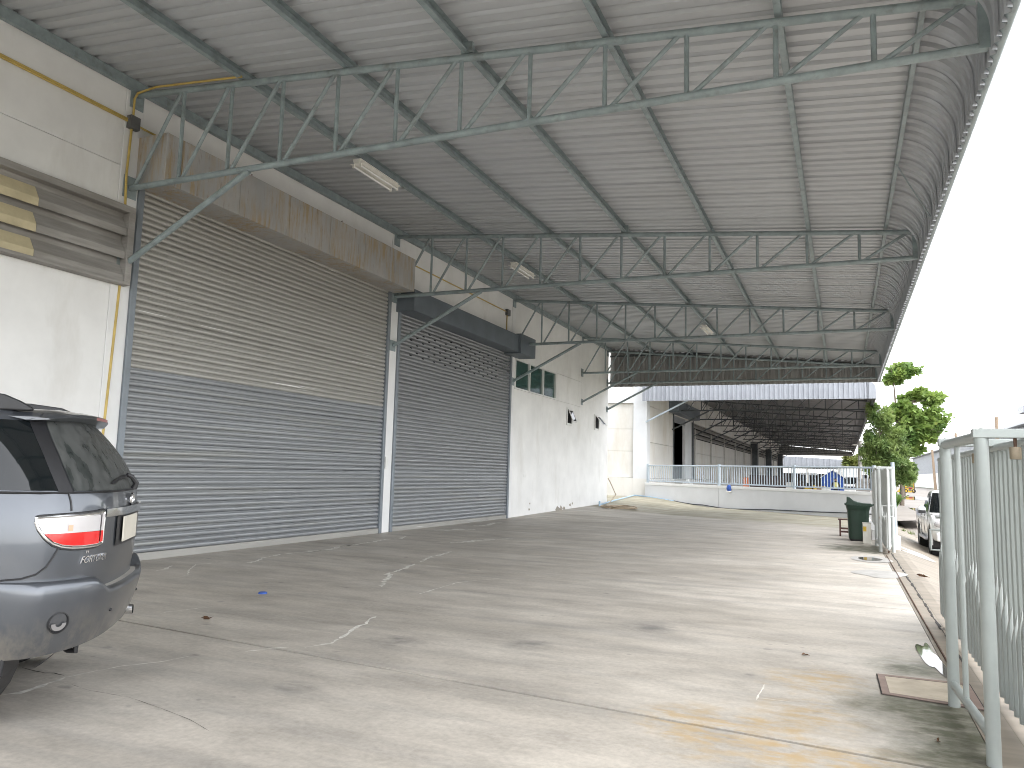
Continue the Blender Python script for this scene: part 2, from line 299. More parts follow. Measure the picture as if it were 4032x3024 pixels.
# ------------------------------------------------------------------ mesh helpers
class MB:
    def __init__(s): s.v = []; s.f = []
    def add(s, vs, fs):
        o = len(s.v); s.v += [tuple(map(float, p)) for p in vs]; s.f += [tuple(o+i for i in q) for q in fs]; return s
    def box(s, a, b):
        x0, x1 = sorted((a[0], b[0])); y0, y1 = sorted((a[1], b[1])); z0, z1 = sorted((a[2], b[2]))
        v = [(x, y, z) for z in (z0, z1) for y in (y0, y1) for x in (x0, x1)]
        return s.add(v, [(0, 2, 3, 1), (4, 5, 7, 6), (0, 1, 5, 4), (2, 6, 7, 3), (0, 4, 6, 2), (1, 3, 7, 5)])
    def obox(s, c, ex, ey, ez):
        """oriented box: centre and three half-axis vectors"""
        c, ex, ey, ez = (np.array(k, float) for k in (c, ex, ey, ez))
        v = [c+i*ex+j*ey+k*ez for k in (-1, 1) for j in (-1, 1) for i in (-1, 1)]
        return s.add(v, [(0, 2, 3, 1), (4, 5, 7, 6), (0, 1, 5, 4), (2, 6, 7, 3), (0, 4, 6, 2), (1, 3, 7, 5)])
    def tube(s, pts, r, n=8, caps=True, closed=False):
        P = [np.array(p, float) for p in pts]; m = len(P); rs = r if isinstance(r, (list, tuple)) else [r]*m
        rings = []; up = None
        for i in range(m):
            if closed: d = P[(i+1) % m]-P[i-1]
            else: d = P[min(i+1, m-1)]-P[max(i-1, 0)]
            d = d/(np.linalg.norm(d)+1e-12)
            if up is None: up = np.array([0, 0, 1.]) if abs(d[2]) < .9 else np.array([1., 0, 0])
            a = np.cross(up, d); a /= np.linalg.norm(a)+1e-12; b = np.cross(d, a); up = b
            rings.append([P[i]+rs[i]*(math.cos(2*math.pi*k/n)*a+math.sin(2*math.pi*k/n)*b) for k in range(n)])
        o = len(s.v); s.v += [tuple(map(float, p)) for q in rings for p in q]
        for i in range(m if closed else m-1):
            j = (i+1) % m
            for k in range(n):
                k2 = (k+1) % n; s.f.append((o+i*n+k, o+i*n+k2, o+j*n+k2, o+j*n+k))
        if caps and not closed:
            s.f.append(tuple(o+k for k in range(n))[::-1]); s.f.append(tuple(o+(m-1)*n+k for k in range(n)))
        return s
    def prism(s, poly, ax, a0, a1):
        """poly: 2D points in the two axes other than ax (cyclic order)"""
        n = len(poly)
        def mk(p, a):
            q = [0, 0, 0]; o = [i for i in range(3) if i != ax]; q[o[0]], q[o[1]], q[ax] = p[0], p[1], a; return q
        v = [mk(p, a0) for p in poly]+[mk(p, a1) for p in poly]
        return s.add(v, [tuple(range(n)), tuple(range(2*n-1, n-1, -1))]+[(i, n+i, n+(i+1) % n, (i+1) % n) for i in range(n)])
    def lathe(s, prof, c=(0, 0, 0), ax=2, n=24):
        """prof: (radius, height) list"""
        o = len(s.v); k2 = [(1, 2), (2, 0), (0, 1)][ax]
        for r, h in prof:
            for k in range(n):
                p = [0, 0, 0]; p[ax] = h; p[k2[0]] = r*math.cos(2*math.pi*k/n); p[k2[1]] = r*math.sin(2*math.pi*k/n)
                s.v.append(tuple(p[i]+c[i] for i in range(3)))
        for i in range(len(prof)-1):
            for k in range(n): s.f.append((o+i*n+k, o+i*n+(k+1) % n, o+(i+1)*n+(k+1) % n, o+(i+1)*n+k))
        return s
    def grid(s, fn, nu, nv):
        v = [fn(i/nu, j/nv) for i in range(nu+1) for j in range(nv+1)]
        return s.add(v, [(i*(nv+1)+j, (i+1)*(nv+1)+j, (i+1)*(nv+1)+j+1, i*(nv+1)+j+1) for i in range(nu) for j in range(nv)])
    def ellipsoid(s, c, r, nu=12, nv=8):
        return s.grid(lambda a, b: (c[0]+r[0]*math.cos(2*math.pi*a)*math.sin(math.pi*b), c[1]+r[1]*math.sin(2*math.pi*a)*math.sin(math.pi*b), c[2]+r[2]*math.cos(math.pi*b)), nu, nv)
    def mesh(s, name, mat=None, smooth=False):
        me = bpy.data.meshes.new(name); me.from_pydata(s.v, [], s.f); me.update()
        if mat: me.materials.append(M[mat] if isinstance(mat, str) else mat)
        if smooth:
            me.polygons.foreach_set('use_smooth', [True]*len(me.polygons))
            if smooth != 'all':
                try: me.set_sharp_from_angle(angle=R(38))
                except Exception: pass
        return me
def link(name, me, parent=None, loc=None):
    o = bpy.data.objects.new(name, me); col.objects.link(o)
    if parent: o.parent = parent
    if loc is not None: o.location = loc
    return o
def ob(name, mb, mat, parent=None, smooth=False, loc=None): return link(name, mb.mesh(name, mat, smooth), parent, loc)
def tag(o, label, cat, group=None, kind=None):
    if label: o['label'] = label
    if cat: o['category'] = cat
    if group: o['group'] = group
    if kind: o['kind'] = kind
    return o
def thing(name, label, cat, loc=(0, 0, 0), rz=0, group=None):
    o = bpy.data.objects.new(name, None); col.objects.link(o); o.location = loc; o.rotation_euler = (0, 0, rz); o.empty_display_size = .2
    return tag(o, label, cat, group)
def struct(name, mb, mat): o = ob(name, mb, mat); o['kind'] = 'structure'; return o
def bar(p0, p1, r, n=8): return MB().tube([p0, p1], r, n)
def bev(o, w=.004, seg=2):
    m = o.modifiers.new('bevel', 'BEVEL'); m.width = w; m.segments = seg; m.limit_method = 'ANGLE'; m.angle_limit = R(40); return o

# ================================================================== the ground
XW = -10.10                     # face of the warehouse wall
def gz(x, y):                   # floor height: gentle rise at the far left corner
    k = min(1, max(0, (-6.0-x)/4.0)); k = k*k*(3-2*k)
    return max(0.0, (y-22.5)*.0140)*k
struct('ground', MB().grid(lambda a, b: (-900+1800*a, -300+1800*b, -.75), 8, 8), 'earth')
floor = struct('yard_floor', MB().grid(lambda a, b: (-16+16.76*a, -8+53*b, gz(-16+16.76*a, -8+53*b)-.03), 20, 40), 'joint')
floor.data.materials[0] = M['joint']
def jy(k, x): return [-8.0, 4.98-.088*(x-.3), 10.75-.045*x, 16.2-.03*x, 21.7-.02*x, 27.2-.02*x, 34.0-.02*x, 45.0][k]
for k in range(7):
    g = .006
    mb = MB()
    nx, ny = 24, 8
    def top(a, b, k=k, g=g):
        x = -16+16.75*a; y0 = jy(k, x)+(.019 if k == 1 else g); y1 = jy(k+1, x)-(.019 if k == 0 else g)
        y = y0+(y1-y0)*b; return (x, y, gz(x, y))
    mb.grid(top, nx, ny)
    for bb in (0, 1):
        mb.grid(lambda a, c, bb=bb: (lambda p: (p[0], p[1], p[2]-.04*c))(top(a, bb)), nx, 1)
    ob('concrete_slab', mb, 'concrete', floor)
# gate track strip, driveway, road
track = struct('gate_track_strip', MB().box((.756, -8, -.4), (.955, 34, -.001)), 'drive')
ob('track_rail', MB().box((.79, 7.6, -.01), (.802, 18.1, .012)), 'rust', track)
mb = MB()
for i in range(70):
    y = 7.6+i*.16; mb.box((.915+random.uniform(-.012, .012), y, -.02), (.93+random.uniform(-.008, .015), y+.15, .0035))
o = ob('track_groove', mb, 'joint', track); o['kind'] = 'stuff'
def drive_z(x): return -.001 if x < 1.15 else -.42*min(1, (x-1.15)/1.15)
struct('driveway', MB().grid(lambda a, b: (.958+1.5*a, -8+46*b, drive_z(.958+1.5*a)), 12, 4), 'drive')
struct('road', MB().grid(lambda a, b: (2.45+22*a, -60+460*b, -.424), 4, 20), 'road')
struct('neighbour_yard', MB().grid(lambda a, b: (-10.4+14*a, 34.2+120*b if a < .9 else 38+118*b, -.06), 6, 6), 'road')
# ragged puddles: pixel outline centre on the floor, metres across
def puddle(name, label, cx, cy, rx, ry, z, mat, seed, parent=None, jag=.25, rot=0):
    rnd = random.Random(seed); n = 36; ph = [rnd.uniform(0, 6.28) for _ in range(5)]
    pts = []
    for i in range(n):
        a = 2*math.pi*i/n; r = 1+jag*sum(math.sin((q+2)*a+ph[q])/(q+1.6) for q in range(5))*.6
        x, y = rx*r*math.cos(a), ry*r*math.sin(a)
        pts.append((cx+x*math.cos(rot)-y*math.sin(rot), cy+x*math.sin(rot)+y*math.cos(rot), z))
    mb = MB().add([(cx, cy, z)]+pts, [(0, 1+i, 1+(i+1) % n) for i in range(n)])
    o = ob(name, mb, mat, parent)
    if label: tag(o, label, 'puddle')
    return o
p = onz(3432, 2202); q = puddle('puddle', 'small puddle with pale rim beside the folded far gate', p[0], p[1], .34, .75, .006, 'damp', 3, jag=.2)
puddle('water', None, p[0]-.03, p[1]-.05, .2, .38, .010, 'water', 4, q, jag=.2)
p = onz(3465, 2260); puddle('puddle', 'drying grey puddle next to the gate track', p[0], p[1], .36, .62, .006, 'damp', 8, jag=.35)
p = onz(3700, 2600); q = puddle('puddle', 'bright puddle beside the rusty track rail near the floor hatch', 0.68, 7.95, .075, .62, .006, 'water', 12, jag=.75)
q2 = puddle('puddle', 'wet film between the track and the pickup', 1.45, 20.6, .45, .9, .0, 'damp', 21, jag=.25)
for vtx in q2.data.vertices: vtx.co.z = drive_z(vtx.co.x)+.006
struct('road_verge', MB().grid(lambda a, b: (23.5+1.6*a, 60+280*b, -.40+.02*math.sin(9*b)), 2, 20), 'leaf_grass')
for (u, v, rx, ry, sd_, lb) in ((3590, 2010, 1.4, 5.5, 5, 'large puddle mirroring sky and tree on the road behind the pickup'), (3620, 1962, 4.5, 9, 6, 'long pale puddle stretching across the far road')):
    p = onz(u, v, -.42); puddle('puddle', lb, p[0], p[1], rx, ry, -.415, 'water', sd_, jag=.3)

# cracks filled with pale mortar, traced on the floor
def crack(pix, w, seed, name='crack', mat='filler'):
    w *= 1.9; rnd = random.Random(seed); P = [onz(u, v) for u, v in pix]; pts = []
    for a, b in zip(P[:-1], P[1:]):
        L = np.linalg.norm(b-a); n = max(2, int(L/.06))
        for i in range(n):
            t = i/n; q = a+(b-a)*t; nrm = np.array([-(b-a)[1], (b-a)[0], 0])/(L+1e-9)
            pts.append(q+nrm*rnd.gauss(0, w*.35))
    pts.append(P[-1]); mb = MB(); v = []
    for i, q in enumerate(pts):
        d = pts[min(i+1, len(pts)-1)]-pts[max(i-1, 0)]; d = d/(np.linalg.norm(d)+1e-9); nr = np.array([-d[1], d[0], 0])
        ww = w*rnd.uniform(.15, 1.1)*(.3 if i in (0, len(pts)-1) else 1)
        v += [q+nr*ww+[0, 0, .003+gz(q[0], q[1])], q-nr*ww+[0, 0, .003+gz(q[0], q[1])]]
    mb.add(v, [(2*i, 2*i+1, 2*i+3, 2*i+2) for i in range(len(pts)-1)])
    o = ob(name, mb, mat, floor); return o
def cz(ox, oy, s, *pp): return [(ox+a*s, oy+b*s) for a, b in pp]
c7 = lambda *pp: cz(0, 1974, .6329, *pp); cA = lambda *pp: cz(1200, 2000, .7233, *pp); cB = lambda *pp: cz(2500, 2000, .6173, *pp)
crack(c7((0, 1212), (120, 1195), (250, 1150), (400, 1100)), .016, 1)
crack(c7((400, 1100), (560, 1065), (760, 1025), (1000, 1000), (1180, 965)), .007, 2)
crack(c7((1520, 938), (1680, 918), (1800, 908)), .008, 3)
crack(cA((0, 762), (95, 745), (150, 738), (200, 705), (240, 680), (265, 660), (330, 632), (345, 612), (390, 590)), .012, 4)
crack(cA((410, 430), (440, 395), (470, 360)), .022, 5); crack(cA((430, 365), (530, 335), (600, 305)), .02, 6)
crack(cA((630, 295), (690, 265), (740, 255), (800, 238)), .025, 7); crack(cA((805, 192), (850, 188), (920, 180), (1040, 172), (1130, 168)), .045, 8)
crack(cA((0, 237), (140, 228), (200, 210), (380, 185), (430, 172), (520, 168), (543, 155)), .028, 9)
crack(cA((700, 122), (800, 120), (928, 118)), .07, 10); crack(cA((920, 98), (1000, 95), (1020, 85), (1065, 80)), .05, 11)
crack(c7((1220, 392), (1350, 385), (1540, 385), (1600, 375), (1630, 355), (1750, 330), (1880, 318), (2040, 300), (2100, 285), (2212, 270)), .02, 12)
crack(c7((970, 433), (1020, 425), (1070, 402)), .02, 13); crack(c7((1120, 470), (1165, 462), (1175, 430), (1220, 392)), .008, 14)
crack(c7((990, 703), (1040, 688), (1120, 682), (1180, 672), (1320, 657)), .006, 15)
crack(cA((620, 470), (720, 440), (830, 408), (940, 395), (1060, 385)), .008, 16)
crack(cB((830, 1125), (800, 1180), (775, 1225)), .0045, 17); crack(cB((780, 1215), (860, 1222), (1000, 1240)), .004, 18)
crack(c7((140, 1035), (240, 1062), (330, 1072), (400, 1085)), .006, 19, 'hairline_crack', 'joint'); crack(c7((440, 1140), (560, 1180), (800, 1220), (1000, 1290), (1180, 1360), (1300, 1430)), .0014, 20, 'hairline_crack', 'joint')

# ================================================================== warehouse
wh = thing('warehouse', 'long white-painted warehouse with two roller shutters, louvre vent and strip window', 'warehouse', (XW, 0, 0))
def whp(name, mb, mat, parent=wh, smooth=False):        # geometry in world coordinates -> child of wh
    o = ob(name, mb, mat, parent, smooth)
    root = parent
    while root.parent: root = root.parent
    o.location = (-wh.location.x, 0, 0) if parent is wh else (0, 0, 0)
    return o
TW = .22
D1, D2 = (8.36, 15.74), (16.12, 23.26)
DH1, DH2 = 5.86, 5.46
def panel(y0, y1, z0, z1, x=XW, mat='white_wall'): return bev(whp('wall_panel', MB().box((x-TW, y0+.003, z0+.003), (x, y1-.003, z1-.003)), mat), .004, 1)
# bay left of the first shutter: stacked panels
panel(-6, 8.02, 0, 4.22); panel(-6, 8.02, 5.38, 6.05); panel(-6, 8.02, 6.05, 7.5)
panel(-6, 3.4, 4.22, 5.38)
panel(8.36, 15.74, DH1, 7.5); panel(16.12, 23.26, DH2, 7.5)
WY0, WY1, WZ0, WZ1 = 23.62, 27.68, 4.29, 5.34
panel(23.56, 30.84, 0, WZ0); panel(23.56, WY0, WZ0, WZ1); panel(WY1, 30.84, WZ0, WZ1); panel(23.56, 30.84, WZ1, 7.5)
panel(30.84, 34.86, 0, 7.5)
for y0, y1 in ((8.02, 8.36), (15.74, 16.12), (23.26, 23.56)):
    bev(whp('column', MB().box((XW-.3, y0, 0), (XW+.012, y1, 7.5)), 'plain_white'), .01, 2)
whp('upper_wall', MB().box((XW-.25, -6, 7.5), (XW-.01, 34.86, 9.6)), 'white_wall')
whp('end_wall', MB().box((-36, 34.62, 0), (XW-TW-.003, 34.86, 9.6)), 'white_wall')
whp('back_wall', MB().box((-36.2, -6, 0), (-36, 34.86, 9.6)), 'white_wall')
whp('front_end_wall', MB().box((-36, -6.2, 0), (XW-.01, -6.003, 9.6)), 'white_wall')
whp('roof', MB().prism([(-36.4, 9.6), (XW+.2, 9.6), (-23, 11.6)], 1, -6.4, 35.0), 'clad_lt')
whp('dark_backing', MB().box((XW-.62, D1[0]-.2, 0), (XW-.6, D2[1]+.2, 6.2)), 'dark')  # near-black sheet standing in for the unlit interior behind the slots

def slat_mesh(L, pitch, name, mat, holes=()):
    prof = []
    for i in range(7):
        a = i/6; prof.append((.006+.015*math.sin(math.pi*a)**.6, -pitch/2+.004+(pitch-.026)*a))
    prof = [(-.012, -pitch/2)]+prof+[(-.016, pitch/2-.018), (-.016, pitch/2-.012), (-.002, pitch/2-.009), (-.002, pitch/2-.005), (-.014, pitch/2)]
    mb = MB(); ys = [0.0]
    for h in holes: ys += [h-.055, h+.055]
    ys.append(L); n = len(prof)
    for y in ys:
        for p in prof: mb.v.append((p[0], y, p[1]))
    for j in range(len(ys)-1):
        hole = j % 2 == 1
        for i in range(n-1):
            if hole and 3 <= i <= 5: continue
            mb.f.append((j*n+i, (j+1)*n+i, (j+1)*n+i+1, j*n+i+1))
    return mb.mesh(name, mat, True)
def shutter(y0, y1, h, pitch, label, hood):
    g = MB()
    for a, b in ((y0-.005, y0+.10), (y1-.10, y1+.005)):
        g.box((XW-.06, a, 0), (XW+.055, b, h))
    g.box((XW-.03, y0+.01, h-.05), (XW+.03, y1-.01, h+.25))
    part = whp('roller_shutter', g, 'guide'); part['label'] = label; bev(part, .006, 1)
    return part, int((h-.12)/pitch)
s1, n1 = shutter(D1[0], D1[1], DH1, .0955, 'wide shutter, faded beige above and blue-grey below, with rusty hood', None)
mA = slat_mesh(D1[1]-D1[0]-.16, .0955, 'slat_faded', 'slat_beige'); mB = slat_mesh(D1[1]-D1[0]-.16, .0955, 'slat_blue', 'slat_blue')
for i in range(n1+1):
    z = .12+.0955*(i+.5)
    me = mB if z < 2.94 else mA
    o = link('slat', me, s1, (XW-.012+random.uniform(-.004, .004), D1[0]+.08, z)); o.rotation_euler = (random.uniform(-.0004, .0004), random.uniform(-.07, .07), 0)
whp('bottom_bar', MB().box((XW-.025, D1[0]+.09, .004), (XW+.03, D1[1]-.09, .12)), 'slat_beige', s1)
s2, n2 = shutter(D2[0], D2[1], DH2, .0985, 'dark grey shutter with rows of small ventilation slots', None)
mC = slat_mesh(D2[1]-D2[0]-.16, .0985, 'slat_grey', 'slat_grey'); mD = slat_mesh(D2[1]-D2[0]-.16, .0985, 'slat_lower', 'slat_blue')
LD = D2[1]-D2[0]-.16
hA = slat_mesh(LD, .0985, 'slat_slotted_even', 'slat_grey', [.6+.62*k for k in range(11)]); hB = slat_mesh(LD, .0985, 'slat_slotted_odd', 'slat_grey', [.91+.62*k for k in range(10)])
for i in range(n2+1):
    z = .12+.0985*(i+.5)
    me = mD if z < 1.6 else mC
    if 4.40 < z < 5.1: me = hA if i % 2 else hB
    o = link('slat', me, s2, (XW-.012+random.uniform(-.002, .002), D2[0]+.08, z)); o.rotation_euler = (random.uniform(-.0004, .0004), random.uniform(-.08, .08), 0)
whp('bottom_bar', MB().box((XW-.025, D2[0]+.09, .004), (XW+.03, D2[1]-.09, .12)), 'slat_beige', s2)
# hoods: folded sheet panels, rusty one in pieces
ys = [8.30, 8.62, 9.9, 11.2, 12.45, 13.7, 14.9, 15.84]
for a, b in zip(ys[:-1], ys[1:]):
    bev(whp('hood_panel', MB().box((XW, a+.003, 5.80), (-9.48, b-.003, 6.60)), 'hood_rust', s1), .008, 2)
for y in (10.6, 13.4):
    whp('hood_hook', MB().tube([(XW+.1, y, 6.6), (XW+.12, y, 6.8), (XW+.16, y+.03, 6.86), (XW+.14, y+.05, 6.72)], .018, 6), 'rust', s1)
bev(whp('hood_panel', MB().box((XW, 16.02, 5.38), (-9.58, 22.66, 5.92)), 'hood_blue', s2), .008, 2)
bev(whp('motor_cover', MB().box((XW, 22.664, 5.33), (-9.50, 23.95, 5.98)), 'hood_blue', s2), .01, 2)
# louvre vent
lv = whp('louver_vent', MB().box((XW-.02, 3.42, 4.2), (XW+.02, 8.22, 5.39)), 'louver'); lv['label'] = 'long weathered louvre vent with three wide blades'
LY0, LY1, LZ0, LZ1 = 3.4, 8.24, 4.19, 5.41
for a, b in (((XW-.05, LY0, LZ1-.1), (XW+.16, LY1, LZ1)), ((XW-.05, LY0, LZ0), (XW+.16, LY1, LZ0+.05)), ((XW-.05, LY1-.11, LZ0+.05), (XW+.16, LY1, LZ1-.1)), ((XW-.05, LY0, LZ0+.05), (XW+.16, LY0+.1, LZ1-.1))):
    bev(whp('vent_frame', MB().box(a, b), 'louver', lv), .005, 1)
for i in range(3):
    zt = LZ1-.12-i*.36
    pr = [(XW+.012, zt-.08), (XW+.025, zt-.06), (XW+.13, zt-.235), (XW+.13, zt-.345), (XW+.115, zt-.345), (XW+.115, zt-.24)]
    whp('blade', MB().prism(pr, 1, 6.72, LY1-.115), 'louver', lv)
    whp('blade', MB().prism(pr, 1, LY0+.105, 6.716), 'louver_y', lv)
# strip window with three green panes
wn = whp('window', MB().box((XW-.14, WY0, WZ0), (XW-.13, WY1, WZ1)), 'dark'); wn['label'] = 'three-pane strip window with green glass'
fr = MB(); f_ = .055
fr.box((XW-.12, WY0+.002, WZ0+.002), (XW+.025, WY1-.002, WZ0+f_)).box((XW-.12, WY0+.002, WZ1-f_), (XW+.025, WY1-.002, WZ1-.002))
fr.box((XW-.12, WY0+.002, WZ0+f_+.001), (XW+.025, WY0+f_, WZ1-f_-.001)).box((XW-.12, WY1-f_, WZ0+f_+.001), (XW+.025, WY1-.002, WZ1-f_-.001))
bev(whp('window_frame', fr, 'alu_white', wn), .004, 1)
for k in (1, 2):
    y = WY0+(WY1-WY0)*k/3; whp('mullion', MB().box((XW-.10, y-.035, WZ0+f_+.002), (XW+.015, y+.035, WZ1-f_-.002)), 'alu_white', wn)
for k in range(3):
    y0 = WY0+(WY1-WY0)*k/3+.04; y1 = WY0+(WY1-WY0)*(k+1)/3-.04
    whp('pane', MB().box((XW-.06, y0+.02, WZ0+f_), (XW-.045, y1-.02, WZ1-f_)), 'green_glass', wn)
# two small top-hung windows
for y0, y1, z0, z1, op in ((29.0, 29.56, 3.47, 4.09, 22), (32.76, 33.34, 3.49, 4.10, 42)):
    aw = whp('awning_window', MB().box((XW+.002, y0, z0), (XW+.006, y1, z1)), 'dark')
    aw['label'] = 'small top-hung window, sash pushed '+('slightly' if op < 30 else 'wide')+' open'
    f2 = MB()
    for a, b in (((XW+.0065, y0-.05, z0-.05), (XW+.04, y1+.05, z0+.03)), ((XW+.0065, y0-.05, z1-.03), (XW+.04, y1+.05, z1+.05)), ((XW+.0065, y0-.05, z0+.031), (XW+.04, y0+.03, z1-.031)), ((XW+.0065, y1-.03, z0+.031), (XW+.04, y1+.05, z1-.031))): f2.box(a, b)
    bev(whp('window_frame', f2, 'alu_white', aw), .004, 1)
    h = z1-z0-.08; ca, sa = math.cos(R(op)), math.sin(R(op)); hx = XW+.05; hz = z1-.05
    def sp(y, t, d): return (hx+sa*t+ca*d, y, hz-ca*t+sa*d)
    sm = MB()
    for (a0, a1, t0, t1) in ((y0+.03, y1-.03, 0, .045), (y0+.03, y1-.03, h-.045, h), (y0+.03, y0+.075, .046, h-.046), (y1-.075, y1-.03, .046, h-.046)):
        c = np.mean([sp(y, t, d) for y in (a0, a1) for t in (t0, t1) for d in (0, .03)], axis=0)
        sm.obox(c, (0, (a1-a0)/2, 0), (sa*(t1-t0)/2, 0, -ca*(t1-t0)/2), (ca*.015, 0, sa*.015))
    whp('sash', sm, 'alu_white', aw)
    c = sp((y0+y1)/2, h/2, .015); whp('pane', MB().obox(c, (0, (y1-y0)/2-.08, 0), (sa*(h/2-.046), 0, -ca*(h/2-.046)), (ca*.004, 0, sa*.004)), 'dark_glass', aw)
# skirting patch and flaked plaster, switch plate, small sign
whp('switch_box', MB().box((XW+.013, 15.80, 1.52), (XW+.05, 15.90, 1.80)), 'alu_white')
whp('wall_plate', MB().box((XW, 24.6, 1.33), (XW+.006, 24.85, 1.43)), 'alu_white')
mb = MB()
for (y, z, r) in ((28.1, .14, .16), (28.5, .10, .2), (28.9, .12, .12), (25.2, .22, .07), (25.25, .42, .05), (29.6, .25, .10), (29.9, .30, .06)):
    n = 11; rnd = random.Random(int(y*100)); pp = [(XW+.003, y, z)]+[(XW+.003, y+r*1.5*rnd.uniform(.5, 1.1)*math.cos(6.283*k/n), max(.02, z+r*rnd.uniform(.4, 1.0)*math.sin(6.283*k/n))) for k in range(n)]
    mb.add(pp, [(0, 1+k, 1+(k+1) % n) for k in range(n)])
whp('flaked_plaster', mb, simple('bare_plaster', (.36, .33, .28), .9, var=.2, scale=15))

# ================================================================== canopy
def roof_z(x): return 7.25-.0873*(x+10.1)           # top-chord axis
CE = 1.34
PROF = [(0, 0), (.125, 0), (.142, .048), (.223, .048), (.24, 0)]         # one rib pitch (.24)
def rib_line(npitch=3):
    pts = []
    for k in range(npitch):
        for p in PROF[:-1]: pts.append((k*.24+p[0], p[1]))
    pts.append((npitch*.24+.02, 0)); return pts
def sheet_mesh(name, path, mat, npitch=3):
    """rib profile along Y swept along path of (x, z, nx, nz)"""
    rl = rib_line(npitch); n = len(rl); mb = MB()
    for (x, z, nx, nz) in path:
        for (yy, h) in rl: mb.v.append((x+nx*h, yy, z+nz*h))
    for j in range(len(path)-1):
        for i in range(n-1): mb.f.append((j*n+i, (j+1)*n+i, (j+1)*n+i+1, j*n+i+1))
    return mb.mesh(name, mat)
SH = .195
x_a, x_b = XW-.06, .92
sl_n = (.0870, .9962)
roof_path = [(x_a, roof_z(x_a)+SH, *sl_n), (x_b, roof_z(x_b)+SH, *sl_n)]
Rr = .62; th0 = math.atan2(sl_n[1], sl_n[0]); ccx, ccz = x_b-.12-Rr*sl_n[0], roof_z(x_b-.12)+SH-.006-Rr*sl_n[1]
curve_path = []
for i in range(13):
    a = th0-(th0+R(4))*i/12; curve_path.append((ccx+Rr*math.cos(a), ccz+Rr*math.sin(a), math.cos(a), math.sin(a)))
curve_path.append((ccx+Rr+.0, 5.62, 1, 0))
def make_canopy(name, label, y0, y1, truss_y, detailed, pre):
    cp = thing(name, label, 'canopy', (XW, y0, 5.7))
    off = Vector((-XW, -y0, -5.7))
    def ad(nm, mb, mat, parent=cp, smooth=False, label=None):
        o = ob(nm, mb, mat, parent, smooth)
        if parent is cp: o.location = off
        if label: o['label'] = label
        return o
    return cp, ad, off
cp, ad, off = make_canopy('canopy', 'steel lean-to canopy with grey-green trusses and ribbed sheets over the yard', -2.4, 34.86, None, True, '')
ms = sheet_mesh('roof_sheet', roof_path, 'roof'); mc = sheet_mesh('curved_sheet', curve_path, 'roof_bluish')
ns = int((34.86+2.4)/.72)
for k in range(ns+1):
    y = -2.4+.72*k
    o = link('roof_sheet', ms, cp, off+Vector((0, y, .002*(k % 2)))); o = link('curved_sheet', mc, cp, off+Vector((.0015*(k % 2), y, 0)))
YC1 = -2.4+.72*(ns+1)
for i, x in enumerate((-10.03, -7.98, -6.16, -4.32, -2.5, -.58, .82)):
    z = roof_z(x)+.05
    h, wd = (.14, .07) if i < 6 else (.11, .05)
    mb = MB().box((x-.004, -2.4, z), (x, YC1, z+h)).box((x-.004, -2.4, z-.004), (x+wd, YC1, z)).box((x-.004, -2.4, z+h-.004), (x+wd, YC1, z+h)).box((x+wd-.004, -2.4, z), (x+wd, YC1, z+.018))
    if i == 0: mb = MB().box((XW+.014, -2.4, z-.02), (XW+.10, YC1, z+h))
    ad('purlin', mb, 'teal')
ad('edge_pipe', MB().tube([(1.44, -2.4, 5.70), (1.44, YC1, 5.70)], .055, 12), 'teal', smooth=True)
TY = (.5, 8.2, 15.92, 23.4, 30.85, 34.66)
VXS = [-9.08+.945*k for k in range(11)]
def truss_parts(y, ad, full=True):
    zb = 5.735
    ch = MB().tube([(XW+.02, y, roof_z(XW)), (CE-.02, y, roof_z(CE)-.02)], .05, 10).tube([(XW+.02, y, zb), (CE, y, zb)], .047, 10)
    t = ad('truss', ch, 'teal', smooth=True)
    def sub(nm, mb, mat='teal', sm=True): return ob(nm, mb, mat, t, sm)
    for k, x in enumerate(VXS): sub('vertical_bar', bar((x, y, zb+.02), (x, y, roof_z(x)-.02), .029))
    xs = [XW+.10]+VXS
    for k in range(len(xs)):
        xa = xs[k]+.07; xb = (xs[k+1] if k+1 < len(xs) else CE-.05)-.07
        if k == 0: xa = XW+.12
        sub('diagonal_bar', bar((xa, y+.003, zb+.02), (xb, y+.003, roof_z(xb)-.02), .029))
    sub('end_post', MB().box((CE-.055, y-.045, zb-.03), (CE+.045, y+.045, roof_z(CE)+.05)), sm=False)
    sub('knee_brace', bar((XW+.03, y, 4.51), (-7.72, y, zb-.03), .045, 10))
    for z0, z1 in ((4.38, 4.64), (5.58, 5.92), (7.02, 7.38)):
        sub('wall_plate', MB().box((XW+.0125, y-.12, z0), (XW+.03, y+.12, z1)), sm=False)
    sub('purlin_cleat', MB().box((-4.36, y-.03, roof_z(-4.3)+.04), (-4.20, y+.03, roof_z(-4.3)+.19)), sm=False)
    return t
for y in TY: truss_parts(y, ad)
